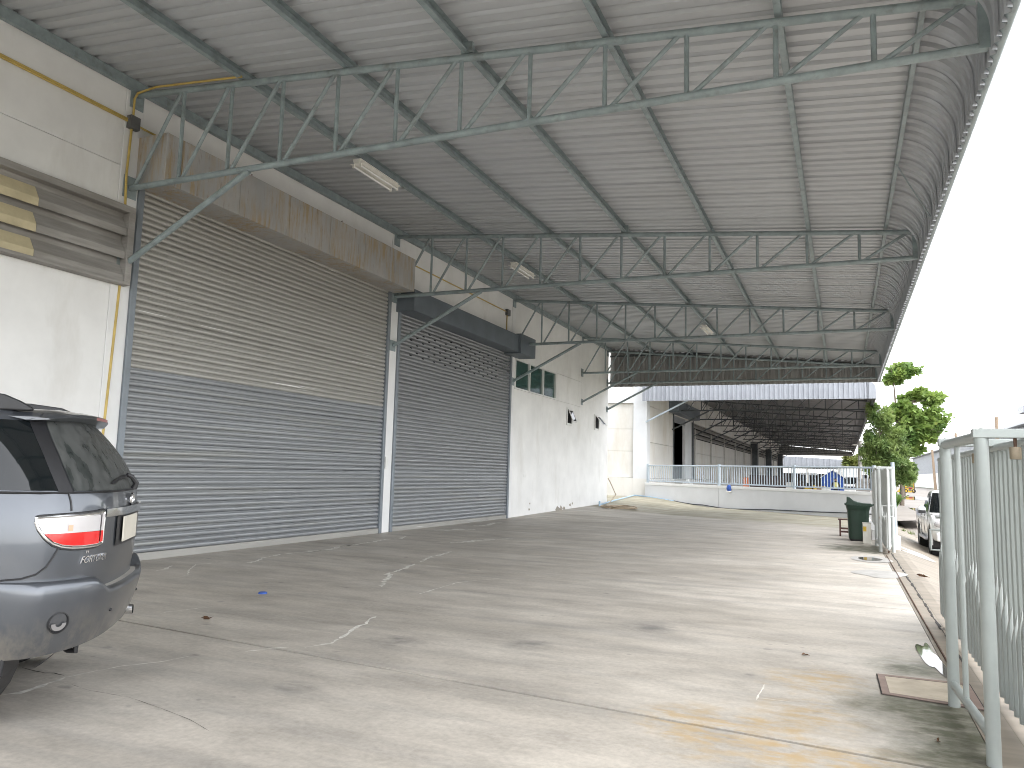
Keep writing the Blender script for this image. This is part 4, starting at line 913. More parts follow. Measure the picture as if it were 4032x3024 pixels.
# ================================================================== vehicles
def pchip(xs, ys):
    xs, ys = np.array(xs, float), np.array(ys, float); h = np.diff(xs); d = np.diff(ys)/h; m = np.zeros(len(xs))
    for i in range(1, len(xs)-1): m[i] = 0 if d[i-1]*d[i] <= 0 else 2*d[i-1]*d[i]/(d[i-1]+d[i])
    m[0], m[-1] = d[0], d[-1]
    def f(z):
        z = min(max(z, xs[0]), xs[-1]); i = min(len(h)-1, max(0, int(np.searchsorted(xs, z)-1))); t = (z-xs[i])/h[i]
        return (2*t**3-3*t**2+1)*ys[i]+(t**3-2*t**2+t)*h[i]*m[i]+(-2*t**3+3*t**2)*ys[i+1]+(t**3-t**2)*h[i]*m[i+1]
    return f
class Loft:
    """stack of rounded plan outlines: rear end x=xr(z), half width b(z), front end x=xf(z)"""
    def __init__(s, xr, xf, b, a=.45, af=.6, n=2.8, nf=2.6): s.xr, s.xf, s.b, s.a, s.af, s.n, s.nf = xr, xf, b, a, af, n, nf
    def P(s, u, z):
        xr, xf, b = s.xr(z), s.xf(z), s.b(z); u = (u+1) % 6-1
        a = min(s.a, b*.75); af = min(s.af, b*.9)
        if u <= 1:
            th = u*math.pi/2; sn, cs = math.sin(th), max(0, math.cos(th)); return np.array([xr+a*(1-cs**(2/s.n)), b*math.copysign(abs(sn)**(2/s.n), sn), z])
        if u <= 2: return np.array([xr+a+(u-1)*(xf-af-xr-a), b, z])
        if u <= 4:
            th = (u-3)*math.pi/2; sn, cs = math.sin(th), max(0, math.cos(th)); return np.array([xf-af*(1-cs**(2/s.nf)), -b*math.copysign(abs(sn)**(2/s.nf), sn), z])
        return np.array([xf-af-(u-4)*(xf-af-xr-a), -b, z])
    def ux(s, x, z):                    # left-side parameter at length x
        xr, xf, b = s.xr(z), s.xf(z), s.b(z); a = min(s.a, b*.75); af = min(s.af, b*.9)
        if x >= xr+a: return 1+(x-xr-a)/(xf-af-xr-a)
        c = max(0.0, min(1.0, 1-(x-xr)/a)); return math.acos(c**(s.n/2))/(math.pi/2)
    def uy(s, y, z):                    # rear parameter at half-width y
        q = min(1, abs(y)/s.b(z)); return math.copysign(math.asin(q**(s.n/2))/(math.pi/2), y)
    def Nrm(s, u, z):
        e = .004; d1 = s.P(u+e, z)-s.P(u-e, z); d2 = s.P(u, z+e)-s.P(u, z-e); n = np.cross(d1, d2); n = n/(np.linalg.norm(n)+1e-12)
        c = s.P(u, z)-np.array([2.2, 0, z]); return n if np.dot(n, c) > 0 else -n
    def Q(s, u, z, off): return s.P(u, z)+s.Nrm(u, z)*off
def patch(L, us, zlo, zhi, nz, off):
    """grid between zlo(i) and zhi(i) for each u in us (functions of index or constants); u may depend on z"""
    mb = MB(); m = len(us)
    for i in range(m):
        for j in range(nz+1):
            a, b = (zlo(i) if callable(zlo) else zlo), (zhi(i) if callable(zhi) else zhi); z = a+(b-a)*j/nz
            u = us[i](z) if callable(us[i]) else us[i]; mb.v.append(tuple(L.Q(u, z, off)))
    k = nz+1; mb.f = [(i*k+j, (i+1)*k+j, (i+1)*k+j+1, i*k+j+1) for i in range(m-1) for j in range(nz)]
    return mb
def loft_mesh(L, zs, us, cut=lambda c: False, top=True):
    mb = MB(); m = len(us); mb.v = [tuple(L.P(u, z)) for z in zs for u in us]
    for j in range(len(zs)-1):
        for i in range(m):
            q = (j*m+i, j*m+(i+1) % m, (j+1)*m+(i+1) % m, (j+1)*m+i)
            if not cut(np.mean([mb.v[k] for k in q], axis=0)): mb.f.append(q)
    if top: mb.f.append(tuple((len(zs)-1)*m+i for i in range(m)))
    return mb
US = [-1+2*i/44 for i in range(44)]+[1+i/40 for i in range(40)]+[2+2*i/28 for i in range(28)]+[4+i/40 for i in range(40)]
def wheel(parent, x, y, r, wd, out, rim='alloy'):
    w_ = ob('wheel', MB().lathe([(r*.62, -wd/2+.01), (r*.66, -wd/2), (r*.93, -wd/2), (r*.985, -wd/2+.02), (r, -wd*.3), (r, wd*.3), (r*.985, wd/2-.02), (r*.93, wd/2), (r*.66, wd/2), (r*.62, wd/2-.01)], (x, y, r), 1, 36), 'rubber', parent, True)
    s = out; rm = MB().lathe([(r*.63, s*(wd/2-.012)), (r*.60, s*(wd/2-.03)), (r*.56, s*(wd/2-.07)), (r*.2, s*(wd/2-.05)), (r*.12, s*(wd/2-.02)), (0.001, s*(wd/2-.02))], (x, y, r), 1, 30)
    for k in range(6):
        a = 2*math.pi*k/6; c, sn = math.cos(a), math.sin(a)
        rm.obox((x+c*r*.38, y+s*(wd/2-.03), r+sn*r*.38), (c*r*.22, 0, sn*r*.22), (0, .012, 0), (-sn*r*.055, 0, c*r*.055))
    ob('rim', rm, rim, w_, True); return w_
def text_verts(body, size, shear=0.0, extrude=.003):
    cu = bpy.data.curves.new('t', 'FONT'); cu.body = body; cu.size = size; cu.shear = shear; cu.extrude = extrude
    o = bpy.data.objects.new('t', cu); col.objects.link(o); dg = bpy.context.evaluated_depsgraph_get(); me = bpy.data.meshes.new_from_object(o.evaluated_get(dg))
    v = [tuple(p.co) for p in me.vertices]; f = [tuple(p.vertices) for p in me.polygons]
    bpy.data.objects.remove(o); bpy.data.curves.remove(cu); bpy.data.meshes.remove(me); return v, f

# ---- SUV at the left
AZ = R(50.8); hx, hy = -math.sin(AZ), -math.cos(AZ)
suv = thing('parked_suv', 'dusty slate-grey SUV with chrome tail lights parked beside the wide shutter', 'car', (-4.64, 4.05, 0), math.atan2(hy, hx))
xr = pchip([.38, .55, .75, 1.0, 1.22, 1.34, 1.43, 1.55, 1.65, 1.78, 1.84, 1.87, 1.888], [.14, .09, .055, .04, .04, .055, .095, .16, .235, .355, .44, .64, 1.0])
xf = pchip([.38, .6, .8, .97, 1.06, 1.14, 1.22, 1.34, 1.55, 1.78, 1.84, 1.87, 1.888], [4.60, 4.68, 4.68, 4.55, 4.15, 3.75, 3.55, 3.34, 2.98, 2.58, 2.4, 2.2, 1.8])
bb = pchip([.38, .6, .8, 1.0, 1.2, 1.34, 1.55, 1.78, 1.835, 1.862, 1.88, 1.888], [.86, .895, .905, .905, .89, .862, .81, .74, .705, .62, .42, .12])
L = Loft(xr, xf, bb, a=.5, n=2.7)
RWX, FWX, WR = .94, 3.76, .38
def wcut(c): return abs(c[1]) > .55 and any((c[0]-wx)**2+(c[2]-.39)**2 < .445**2 for wx in (RWX, FWX))
zs = [.38, .45, .52, .6, .66, .72, .78, .84, .9, .96, 1.02, 1.08, 1.14, 1.2, 1.26, 1.31, 1.34, 1.37, 1.43, 1.5, 1.57, 1.64, 1.71, 1.76, 1.79, 1.815, 1.835, 1.85, 1.862, 1.872, 1.88, 1.886]
body = ob('body', loft_mesh(L, zs, US, wcut), 'car_grey', suv, 'all')
ob('underbody', MB().prism([(.5, -.8), (.5, .8), (4.5, .8), (4.5, -.8)], 2, .36, .40), 'black', suv)
for wx in (RWX, FWX):
    for s in (-1, 1):
        ob('wheel_arch', MB().tube([(wx+.45*math.cos(a), s*(.878), .39+.45*math.sin(a)) for a in [R(-12+204*i/20) for i in range(21)]], .014, 8), 'black', body, True)
        ob('arch_liner', MB().lathe([(.46, -.15), (.46, .15)], (wx, s*.72, .39), 1, 28), 'black', body)
        wheel(suv, wx, s*.77, WR, .26, s)
# bumper: separate shell round the rear
BU = [-1.10+2.2*i/80 for i in range(81)]
def ztop(u):
    y = abs(L.P(u, .75)[1]); t = min(1, max(0, (y-.50)/.16)); return .735+.085*t*t*(3-2*t)
def boff(u, z):
    e = max(0, min(1, (1.10-abs(u))/.30)); o = np.interp(z, [.38, .46, .55, .66, .76, .82], [.034, .05, .058, .064, .066, .05]); return .012+o*e
def bz0(u): return .395+.05*max(0, 1-abs(u)/.9)
bmb = MB(); nv = 12
for u in BU:
    zt, z0 = ztop(u), bz0(u)
    for j in range(nv+1):
        z = z0+(zt-z0)*j/nv; bmb.v.append(tuple(L.Q(u, z, boff(u, z))))
    bmb.v.append(tuple(L.Q(u, zt+.012, boff(u, zt)*.75))); bmb.v.append(tuple(L.Q(u, zt+.004, -.02)))
k = nv+3; bmb.f = [(i*k+j, (i+1)*k+j, (i+1)*k+j+1, i*k+j+1) for i in range(len(BU)-1) for j in range(nv+2)]
bp = ob('rear_bumper', bmb, 'car_grey', suv, 'all')
us_ = [L.uy(.50-1.0*i/30, .74) for i in range(31)]
stp = MB()
for u in us_:
    for o_, dz in ((.0, .004), (.058, .002), (.07, -.012), (.073, -.055)): stp.v.append(tuple(L.Q(u, .742+dz, o_)))
stp.f = [(i*4+j, (i+1)*4+j, (i+1)*4+j+1, i*4+j+1) for i in range(30) for j in range(3)]
ob('step_pad', stp, 'step', bp, True)
for s in (-1, 1):
    u0 = L.uy(s*.80, .6)
    c0 = L.Q(u0, .60, boff(u0, .60)+.001); nr = L.Nrm(u0, .60); tz = np.array([0, 0, 1.]); tx = np.cross(tz, nr); tx /= np.linalg.norm(tx); tz = np.cross(nr, tx)
    mb = MB(); n = 24
    for r_, d_ in ((.062, .004), (.056, .006), (.046, -.012), (.0, -.014)):
        for i in range(n): a = 2*math.pi*i/n; mb.v.append(tuple(c0+tx*r_*math.cos(a)+tz*r_*math.sin(a)*1.05+nr*d_))
    mb.f = [(q*n+i, q*n+(i+1) % n, (q+1)*n+(i+1) % n, (q+1)*n+i) for q in range(3) for i in range(n)]
    ob('reflector_recess', mb, 'black', bp, True)
    mb = MB()
    for i in range(13):
        a = math.pi+math.pi*i/12
        for r_ in (.02, .044): mb.v.append(tuple(c0+tx*r_*math.cos(a)*1.0+tz*(r_*math.sin(a)*1.0-.002)+nr*.009))
    mb.f = [(2*i, 2*i+1, 2*i+3, 2*i+2) for i in range(12)]
    ob('reflector_lens', mb, 'alloy', bp)
    u1 = L.uy(s*.42, .6); c1 = L.Q(u1, .60, boff(u1, .6)); ob('parking_sensor', MB().ellipsoid(c1, (.012, .012, .012), 8, 6), 'black', bp, 'all')
# glass
def pillar_x(z): return float(np.interp(z, [1.34, 1.57, 1.79], [.265, .385, .515]))
def side_window(x0, x1, z0, z1, s, nm='side_window', slant=0.0, n=14):
    us = [(lambda z, i=i: s*L.ux((pillar_x(z)+.03 if x0 is None else x0+slant*(z-z0))+((x1-slant*.6*(z-z0))-(pillar_x(z)+.03 if x0 is None else x0+slant*(z-z0)))*i/n, z)) for i in range(n+1)]
    return ob(nm, patch(L, us, z0, z1, 8, .005), 'dark_glass', suv, 'all')
for s in (-1, 1):
    side_window(None, 1.36, 1.355, 1.775, s); side_window(1.43, 2.28, 1.355, 1.77, s); side_window(2.35, 3.1, 1.355, 1.755, s, slant=0.0)
    us = [(lambda z, q=q: s*L.ux(pillar_x(z)+q, z)) for q in (-.035, -.018, 0, .018, .031)]
    ob('rear_pillar', patch(L, us, 1.345, 1.79, 8, .008), 'black', suv, 'all')
    sm = [L.Q(s*L.ux(x_, z_), z_, .003) for x_, z_ in ((.255, 1.345), (.235, 1.29), (.225, 1.235))]; ob('panel_gap', MB().tube(sm, .005, 6), 'black', body)
    sm = [L.Q(s*L.ux(x_, z_), z_, .004) for x_, z_ in ((.262, 1.03), (.285, .97), (.315, .91), (.36, .87), (.43, .848), (.53, .84))]; ob('panel_gap', MB().tube(sm, .0055, 6), 'black', body)
    sm = [L.Q(s*L.ux(x_, 1.342), 1.342, .004) for x_ in np.linspace(.26, 3.1, 24)]; ob('belt_trim', MB().tube(sm, .008, 6), 'black', body)
    for x_ in (1.40, 2.32, 3.3):
        sm = [L.Q(s*L.ux(x_, z_), z_, .002) for z_ in (.48, .7, .9, 1.1, 1.33)]; ob('panel_gap', MB().tube(sm, .004, 6), 'black', body)
    # roof rail
    rr = MB(); pts = [(.53, 1.86), (.60, 1.90), (.69, 1.938), (.9, 1.962), (1.8, 1.96), (2.3, 1.94), (2.5, 1.88)]
    poly = [(x_, z_) for x_, z_ in pts]+[(2.5, 1.84), (.53, 1.84)]
    rr.prism([(x_, z_) for x_, z_ in poly], 1, s*.60, s*.655); bev(ob('roof_rail', rr, 'black', suv), .012, 3)
    # mirror
    ob('door_mirror', MB().ellipsoid((3.05, s*1.0, 1.36), (.09, .13, .1), 12, 8), 'car_grey', suv, 'all')
nU = 36
us = [(lambda z, i=i: (lambda ul: -ul+2*ul*i/nU)(L.ux(pillar_x(z)-.04, z))) for i in range(nU+1)]
ob('rear_window', patch(L, us, 1.352, 1.80, 10, .006), 'dusty_glass', suv, 'all')
us = [(lambda z, i=i: (lambda ul: 3-.82+1.64*i/20)(0)) for i in range(21)]
ob('windscreen', patch(L, us, 1.22, 1.77, 8, .006), 'dark_glass', suv, 'all')
ob('window_gap', MB().tube([L.Q(L.uy(y_, 1.343), 1.343, .005) for y_ in np.linspace(-.78, .78, 40)], .006, 6), 'black', body)
# spoiler
sp_ = MB(); ny = 28
for i in range(ny+1):
    y = -.70+1.40*i/ny; e = abs(y)/.70; xt = .265+.12*e**2.2; dz = -.035*e**3
    for x_, z_ in ((.62, 1.872), (.45, 1.872), (xt+.08, 1.862), (xt+.012, 1.846), (xt, 1.828), (xt+.02, 1.812), (xt+.14, 1.785), (.5, 1.775)): zc = 1.825; sp_.v.append((x_+.02*e, y, zc+(z_-zc)*(1-.75*e**8)+dz))
sp_.f = [(i*8+j, (i+1)*8+j, (i+1)*8+(j+1) % 8, i*8+(j+1) % 8) for i in range(ny) for j in range(8)]+[tuple(range(8)), tuple(ny*8+j for j in range(8))[::-1]]
spo = ob('spoiler', sp_, 'car_grey', suv, True); ob('brake_light', MB().grid(lambda a, b: (.265+.12*(abs(-.16+.32*a)/.7)**2.2-.003+.012*b*0, -.16+.32*a, 1.818+.02*b), 8, 1), simple('dusty_red', (.30, .13, .12), .5), spo)
# tail lights
for s in (-1, 1):
    xs_ = [.385, .37, .335, .295, .255, .21, .17, .14, .115]; zl = [1.175, 1.135, 1.085, 1.045, 1.025, 1.015, 1.012, 1.012, 1.013]
    cols = [(L.ux(x_, 1.12), a) for x_, a in zip(xs_, zl)]; ur = L.uy(.56, 1.12); u9 = cols[-1][0]
    for q in range(1, 9): cols.append((u9+(ur-u9)*q/8, 1.013+.012*q/8))
    zh = [1.195+.026*min(1, i/10) for i in range(len(cols))]
    tl = ob('tail_light', patch(L, [s*c[0] for c in cols], lambda i: cols[i][1], lambda i: zh[i], 8, .012), 'chrome', suv, 'all')
    edge = [L.Q(s*c[0], c[1], .008) for c in cols]+[L.Q(s*c[0], z_, .008) for c, z_ in reversed(list(zip(cols, zh)))]
    ob('bezel', MB().tube(edge, .010, 8, closed=True), 'chrome', tl, True)
    ob('shadow_gap', MB().tube([L.Q(s*c[0], c[1]-.012, .003) for c in cols]+[L.Q(s*c[0], z_+.012, .003) for c, z_ in reversed(list(zip(cols, zh)))], .006, 6, closed=True), 'black', tl)
    def lens(i0, i1, f0, f1, mt, nm, off=.018, ins=.013):
        cc = cols[i0:i1]; hh = zh[i0:i1]; zs_ = 1.105
        lo = lambda i: (max(cc[i][1]+ins, zs_) if f0 else cc[i][1]+ins); hi = lambda i: (hh[i]-ins if f1 else max(lo(i)+.001, min(zs_-.002, hh[i]-ins)))
        ob(nm, patch(L, [s*c[0] for c in cc], lo, lambda i: max(lo(i)+.0005, hi(i)), 4, off), mt, tl, 'all')
    lens(1, 10, 1, 1, 'lens_white', 'clear_lens'); lens(2, 10, 0, 0, 'lens_red', 'red_lens'); lens(11, 16, 1, 1, 'lens_white', 'clear_lens'); lens(11, 16, 0, 0, 'lens_red', 'red_lens')
    ua = s*L.ux(.225, 1.14); ob('bulb', patch(L, [ua-.012*s, ua+.022*s], 1.115, 1.15, 2, .0195), 'lens_amber', tl)
# garnish, plate, badges, wiper, exhaust
def rpatch(y0, y1, z0, z1, off, n=24): return patch(L, [L.uy(y0+(y1-y0)*i/n, (z0+z1)/2) for i in range(n+1)], z0, z1, 4, off)
ob('chrome_garnish', rpatch(.55, -.55, 1.185, 1.235, .022), 'chrome', suv, 'all')
ob('plate_recess', rpatch(.36, -.36, .985, 1.183, .008), 'black', suv)
bev(ob('licence_plate', MB().box((.018, -.16, 1.005), (.028, .28, 1.172)), 'plate', suv), .002, 1)
for txt, size, y0, z0, sh in (('FORTUNER', .058, .73, .915, .35), ('V4', .026, .70, .972, .2)):
    v, f = text_verts(txt, size, sh)
    vv = []
    for (tx, ty, tz) in v:
        y = y0-tx*.80; u = L.uy(y, z0+ty); vv.append(tuple(L.Q(u, z0+ty, .006+tz)))
    o = ob('badge', MB().add(vv, f), 'chrome', suv)
em = [L.Q(0, 1.275, .012)+np.array([0, .058*math.cos(2*math.pi*i/28), .042*math.sin(2*math.pi*i/28)]) for i in range(28)]
eb = ob('emblem', MB().tube(em, .007, 6, closed=True), 'chrome', suv, True)
c0 = L.Q(0, 1.275, .012)
for (rx, rz, dz) in ((.020, .036, 0), (.044, .016, .018)): ob('emblem_ring', MB().tube([c0+np.array([0, rx*math.cos(2*math.pi*i/20), dz+rz*math.sin(2*math.pi*i/20)]) for i in range(20)], .005, 6, closed=True), 'chrome', eb, True)
wq = [L.Q(0.0, 1.345, .03), L.Q(.0, 1.37, .055), L.Q(L.uy(.02, 1.41), 1.41, .05), L.Q(L.uy(.06, 1.435), 1.435, .035)]
wip = ob('rear_wiper', MB().tube(wq, [.022, .02, .016, .012], 8), 'black', suv, True)
ob('wiper_blade', MB().tube([L.Q(L.uy(y_, 1.43-.03*(y_-.06)), 1.43-.03*(y_-.06)-.25*(y_-.06)**2, .02) for y_ in np.linspace(.0, .42, 12)], [.012]*11+[.006], 6), 'black', wip, True)
ob('exhaust_pipe', MB().lathe([(.036, .0), (.036, .5), (.033, .5), (.033, .0), (.036, .0)], (.05, -.48, .43), 0, 18), 'chrome', suv, True)
ob('tow_hook', MB().tube([(.35, .45, .40), (.25, .47, .345), (.2, .5, .345), (.2, .5, .40)], .018, 8), 'black', suv, True)
ob('spare_wheel', MB().lathe([(.1, .27), (.36, .26), (.38, .30), (.38, .40), (.34, .42)], (.95, 0, 0), 2, 28), 'rubber', suv, True)

# ---- white pickup outside
pk = thing('pickup_truck', 'white pickup truck standing on the driveway beyond the near gate', 'pickup', (3.02, 28.0, -.42), -math.pi/2)
pxr = pchip([.45, .6, .8, 1.08], [.04, 0, 0, .02]); pxf = pchip([.45, .6, .85, 1.0, 1.08], [5.1, 5.2, 5.18, 5.05, 4.6]); pb_ = pchip([.45, .6, .85, 1.08], [.87, .91, .92, .89])
LP = Loft(pxr, pxf, pb_, a=.15, af=.55, n=6, nf=3)
LPw = ((1.05, .4), (4.25, .4))
ob('body', loft_mesh(LP, [.45, .52, .6, .67, .74, .81, .88, .95, 1.02, 1.08], US, lambda c: abs(c[1]) > .6 and any((c[0]-a)**2+(c[2]-b)**2 < .46**2 for a, b in LPw), top=False), 'car_white', pk, 'all')
ob('bonnet', MB().grid(lambda a, b: (3.5+1.45*a-.1*a*(2*b-1)**2, (-.84+1.68*b)*(1-.06*a), 1.10-.03*a+.03*(1-(2*b-1)**2)), 10, 10), 'car_white', pk, 'all')
ob('bed_floor', MB().box((.05, -.82, .62), (1.8, .82, .66)), 'black', pk); ob('chassis', MB().box((.1, -.7, .33), (5.0, .7, .5)), 'black', pk)
ob('bed_rail', MB().box((.03, -.885, 1.075), (1.75, -.80, 1.12)).box((.03, .80, 1.075), (1.75, .885, 1.12)).box((.0, -.8, 1.075), (.07, .8, 1.12)), 'black', pk)
cxr = pchip([1.05, 1.3, 1.55, 1.7, 1.77], [1.72, 1.78, 1.88, 2.0, 2.35]); cxf = pchip([1.05, 1.3, 1.55, 1.7, 1.77], [3.85, 3.62, 3.3, 3.0, 2.75]); cb_ = pchip([1.05, 1.3, 1.55, 1.7, 1.77], [.885, .83, .75, .69, .4])
LC = Loft(cxr, cxf, cb_, a=.2, af=.45, n=5, nf=3)
ob('cab', loft_mesh(LC, [1.05, 1.12, 1.2, 1.3, 1.4, 1.5, 1.58, 1.65, 1.7, 1.735, 1.755, 1.77], US), 'car_white', pk, 'all')
for s in (-1, 1):
    for x0, x1 in ((2.02, 2.72), (2.80, 3.45)):
        us = [(lambda z, i=i: s*LC.ux((x0+.12*(z-1.1))+((x1-.75*(z-1.1)*(x1 > 3))-(x0+.12*(z-1.1)))*i/8, z)) for i in range(9)]
        ob('side_window', patch(LC, us, 1.13, 1.63, 6, .006), 'dark_glass', pk, 'all')
    mir = ob('door_mirror', MB().ellipsoid((3.42, s*1.02, 1.20), (.07, .11, .10), 12, 8), 'car_white', pk, 'all'); ob('mirror_glass', MB().box((3.33, s*1.02-.08, 1.13), (3.36, s*1.02+.08, 1.27)), 'dark_glass', mir)
    ob('mirror_foot', MB().box((3.46, s*1.02-.09, 1.10), (3.50, s*1.02+.09, 1.18)), 'black', mir)
    sb = ob('side_step', MB().box((1.7, s*.80, .38), (3.6, s*.98, .43)), 'alloy', pk); bev(sb, .01, 2)
    for a, b in LPw:
        wheel(pk, a, s*.80, .38, .26, s); ob('wheel_arch', MB().tube([(a+.46*math.cos(t_), s*.90, b+.46*math.sin(t_)) for t_ in [R(-10+200*i/18) for i in range(19)]], .022, 6), 'car_white', pk, True)
        ob('arch_liner', MB().lathe([(.47, -.16), (.47, .16)], (a, s*.74, b), 1, 24), 'black', pk)
    ob('door_handle', MB().box((2.10, s*.905, .98), (2.26, s*.945, 1.01)), 'chrome', pk); ob('door_handle', MB().box((2.95, s*.905, .98), (3.11, s*.945, 1.01)), 'chrome', pk)
    ob('headlight', MB().ellipsoid((5.0, s*.68, .88), (.16, .2, .1), 12, 8), 'lens_white', pk, 'all')
    for x_ in (1.85, 2.78, 3.66): ob('panel_gap', MB().tube([LP.Q(s*LP.ux(x_, z_), z_, .003) for z_ in (.55, .7, .9, 1.07)], .006, 6), 'black', pk)
us = [3-.8+1.6*i/14 for i in range(15)]; ob('windscreen', patch(LC, us, 1.13, 1.66, 6, .006), 'dark_glass', pk, 'all')
bev(ob('front_bumper', MB().box((5.06, -.85, .45), (5.24, .85, .68)), 'car_white', pk), .05, 3); ob('grille', MB().box((5.1, -.45, .7), (5.22, .45, .95)), 'black', pk)

# ================================================================== trees and plants
def leaves(mb, rnd, c, r, n, size, flat=0.0, shell=.55, asp=.6):
    for _ in range(n):
        d = np.array([rnd.gauss(0, 1) for _ in range(3)]); d /= np.linalg.norm(d)+1e-9; k = shell+(1-shell)*rnd.random()**.6
        k *= 1+.14*math.sin(5*d[0]+3*d[2]+c[0])+.1*math.sin(9*d[1]+7*d[2])
        p = np.array(c)+d*np.array(r)*k
        a = np.array([rnd.gauss(0, 1), rnd.gauss(0, 1), rnd.gauss(0, 1-flat)]); a /= np.linalg.norm(a)
        b = np.cross(a, [rnd.gauss(0, 1), rnd.gauss(0, 1), 1.2]); b /= np.linalg.norm(b)+1e-9
        s = size*rnd.uniform(.6, 1.3); q = a*s; w_ = b*s*asp*.5
        mb.v += [tuple(p), tuple(p+q*.5+w_), tuple(p+q), tuple(p+q*.5-w_)]; o = len(mb.v)-4; mb.f.append((o, o+1, o+2, o+3))
def tree(label, name, base, blobs, trunk, mat, leafsize, dens, seed, group=None, asp=.6, flat=.3, tr=.16):
    rnd = random.Random(seed); t = thing(name, label, 'tree', base, 0, group); b = np.array(base)
    mb = MB()
    for (c, r, k) in blobs:
        sub = max(7, int(11*k))
        for q in range(sub):
            d = np.array([rnd.gauss(0, 1) for _ in range(3)]); d /= np.linalg.norm(d); cc = np.array(c)+d*np.array(r)*.80*rnd.random()**.45-b
            rr = np.array(r)*rnd.uniform(.16, .42); leaves(mb, rnd, cc, rr, int(dens*k/sub), leafsize, flat, asp=asp)
    cr = ob('crown', mb, mat, t)
    pts = [np.array(p)-b for p in trunk]; n = len(pts)
    tk = ob('trunk', MB().tube(pts, [tr*(1-.75*i/(n-1)) for i in range(n)], 10), 'bark', t, True)
    for (c, r, k) in blobs:
        c = np.array(c)-b; zz = c[2]-r[2]*.5; i = min(range(n), key=lambda i: abs(pts[i][2]-zz)); s0 = pts[i]
        for _ in range(3):
            e = c+np.array([rnd.uniform(-.7, .7)*r[0], rnd.uniform(-.7, .7)*r[1], rnd.uniform(-.1, .4)*r[2]])
            ob('limb', MB().tube([s0, (s0+e)/2+[0, 0, -.05*r[2]], e], [tr*.3, tr*.2, tr*.06], 6), 'bark', tk, True)
    return t
def px_blob(u, v, hu, hv, Y, k, dy=.8):
    c = ony(u, v, Y); s = np.linalg.norm(ony(u+hu, v, Y)-c); z = np.linalg.norm(ony(u, v+hv, Y)-c); return (c, (s, s*dy, z), k)
Y1 = 58
bl = [px_blob(3560, 1466, 86, 36, Y1, 1.1), px_blob(3520, 1490, 52, 26, Y1, .6), px_blob(3615, 1558, 100, 27, Y1+.5, 1.0), px_blob(3665, 1575, 52, 22, Y1, .4), px_blob(3612, 1668, 112, 66, Y1, 2.4), px_blob(3660, 1700, 66, 40, Y1-.5, .9), px_blob(3600, 1772, 56, 26, Y1, .6), px_blob(3530, 1640, 60, 42, Y1, .8), px_blob(3570, 1720, 90, 50, Y1, 1.3), px_blob(3590, 1735, 80, 40, Y1, 1.0), px_blob(3645, 1640, 70, 40, Y1, .9), px_blob(3555, 1620, 66, 36, Y1, .9)]
tb0 = onz(3545, 1995, -.5); base = (ony(3545, 1800, Y1)[0], Y1, -.5)
tree('tall broad-leaved tree with tiered branches standing behind the neighbouring canopy edge', 'tiered_tree', base, bl, [base, (base[0]+.1, Y1, 2.5), ony(3540, 1720, Y1), ony(3527, 1600, Y1), ony(3516, 1480, Y1)], 'leaf_broad', .34, 1500, 11, asp=.75)
Y2 = 47
bl = [px_blob(3470, 1660, 62, 62, Y2, 1.4), px_blob(3430, 1730, 62, 46, Y2, 1.1), px_blob(3500, 1730, 70, 60, Y2, 1.4), px_blob(3505, 1820, 95, 56, Y2, 2.0), px_blob(3450, 1830, 60, 46, Y2, 1.0), px_blob(3560, 1850, 52, 44, Y2, .9), px_blob(3440, 1610, 34, 24, Y2, .4), px_blob(3480, 1770, 80, 46, Y2, 1.3), px_blob(3540, 1790, 70, 46, Y2, 1.0), px_blob(3570, 1880, 46, 34, Y2, .6), px_blob(3410, 1780, 40, 40, Y2, .6)]
base = (ony(3460, 1800, Y2)[0], Y2, -.5)
tree('feathery light green tree in front of the tiered tree, right of the canopy', 'feathery_tree', base, bl, [base, (base[0], Y2, 2), ony(3462, 1720, Y2), ony(3465, 1630, Y2)], 'leaf_feather', .26, 2600, 12, asp=.22, flat=.1, tr=.11)
Y3 = 150
bl = [px_blob(3350, 1812, 40, 26, Y3, .8), px_blob(3395, 1830, 45, 26, Y3, .8)]
base = (ony(3365, 1820, Y3)[0], Y3, -.5)
tree('pale yellow-green tree far beyond the grey clad shed', 'pale_tree', base, bl, [base, (base[0], Y3, 2.5), ony(3365, 1825, Y3)], 'leaf_pale', .7, 900, 13)
Y4 = 120
bl = [px_blob(3560, 1880, 38, 32, Y4, 1.0), px_blob(3592, 1860, 20, 36, Y4, .6), px_blob(3530, 1885, 40, 28, Y4, .8)]
base = (ony(3560, 1880, Y4)[0], Y4, -.5)
tree('dark hedge-like tree at the roadside in the distance', 'roadside_tree', base, bl, [base, (base[0], Y4, .5), ony(3560, 1880, Y4)], 'leaf_feather', .6, 1300, 14)
# plantain-like plant leaning over the road edge beside the gate post
pl = thing('roadside_plant', 'large-leaved green plant leaning out behind the blue gate post', 'plant', (1.52, 29.6, -.42))
b0 = np.array([1.52, 29.6, -.42])
ob('stem', MB().tube([(0, 0, 0), (.02, 0, .5), (.05, 0, 1.1)], [.05, .04, .02], 8), 'bark', pl, True)
for k, (u, v) in enumerate(((3580, 1948), (3550, 1925), (3560, 1958), (3530, 1960), (3548, 1945), (3520, 1930))):
    e = ony(u, v, 29.5+.1*k)-b0; s0 = np.array([.05, 0, .95+.03*k]); d = e-s0; sd_ = np.cross(d, [0, 0, 1]); sd_ /= np.linalg.norm(sd_); wmax = .13
    def lf(a, b, s0=s0, d=d, sd_=sd_): 
        c = s0+d*a+np.array([0, 0, .12*math.sin(math.pi*a)]); return c+sd_*(b-.5)*2*wmax*math.sin(math.pi*min(1, a*.92+.08))**.7+np.array([0, 0, -.05*abs(b-.5)])
    ob('leaf', MB().grid(lf, 8, 4), 'leaf_banana', pl, 'all')

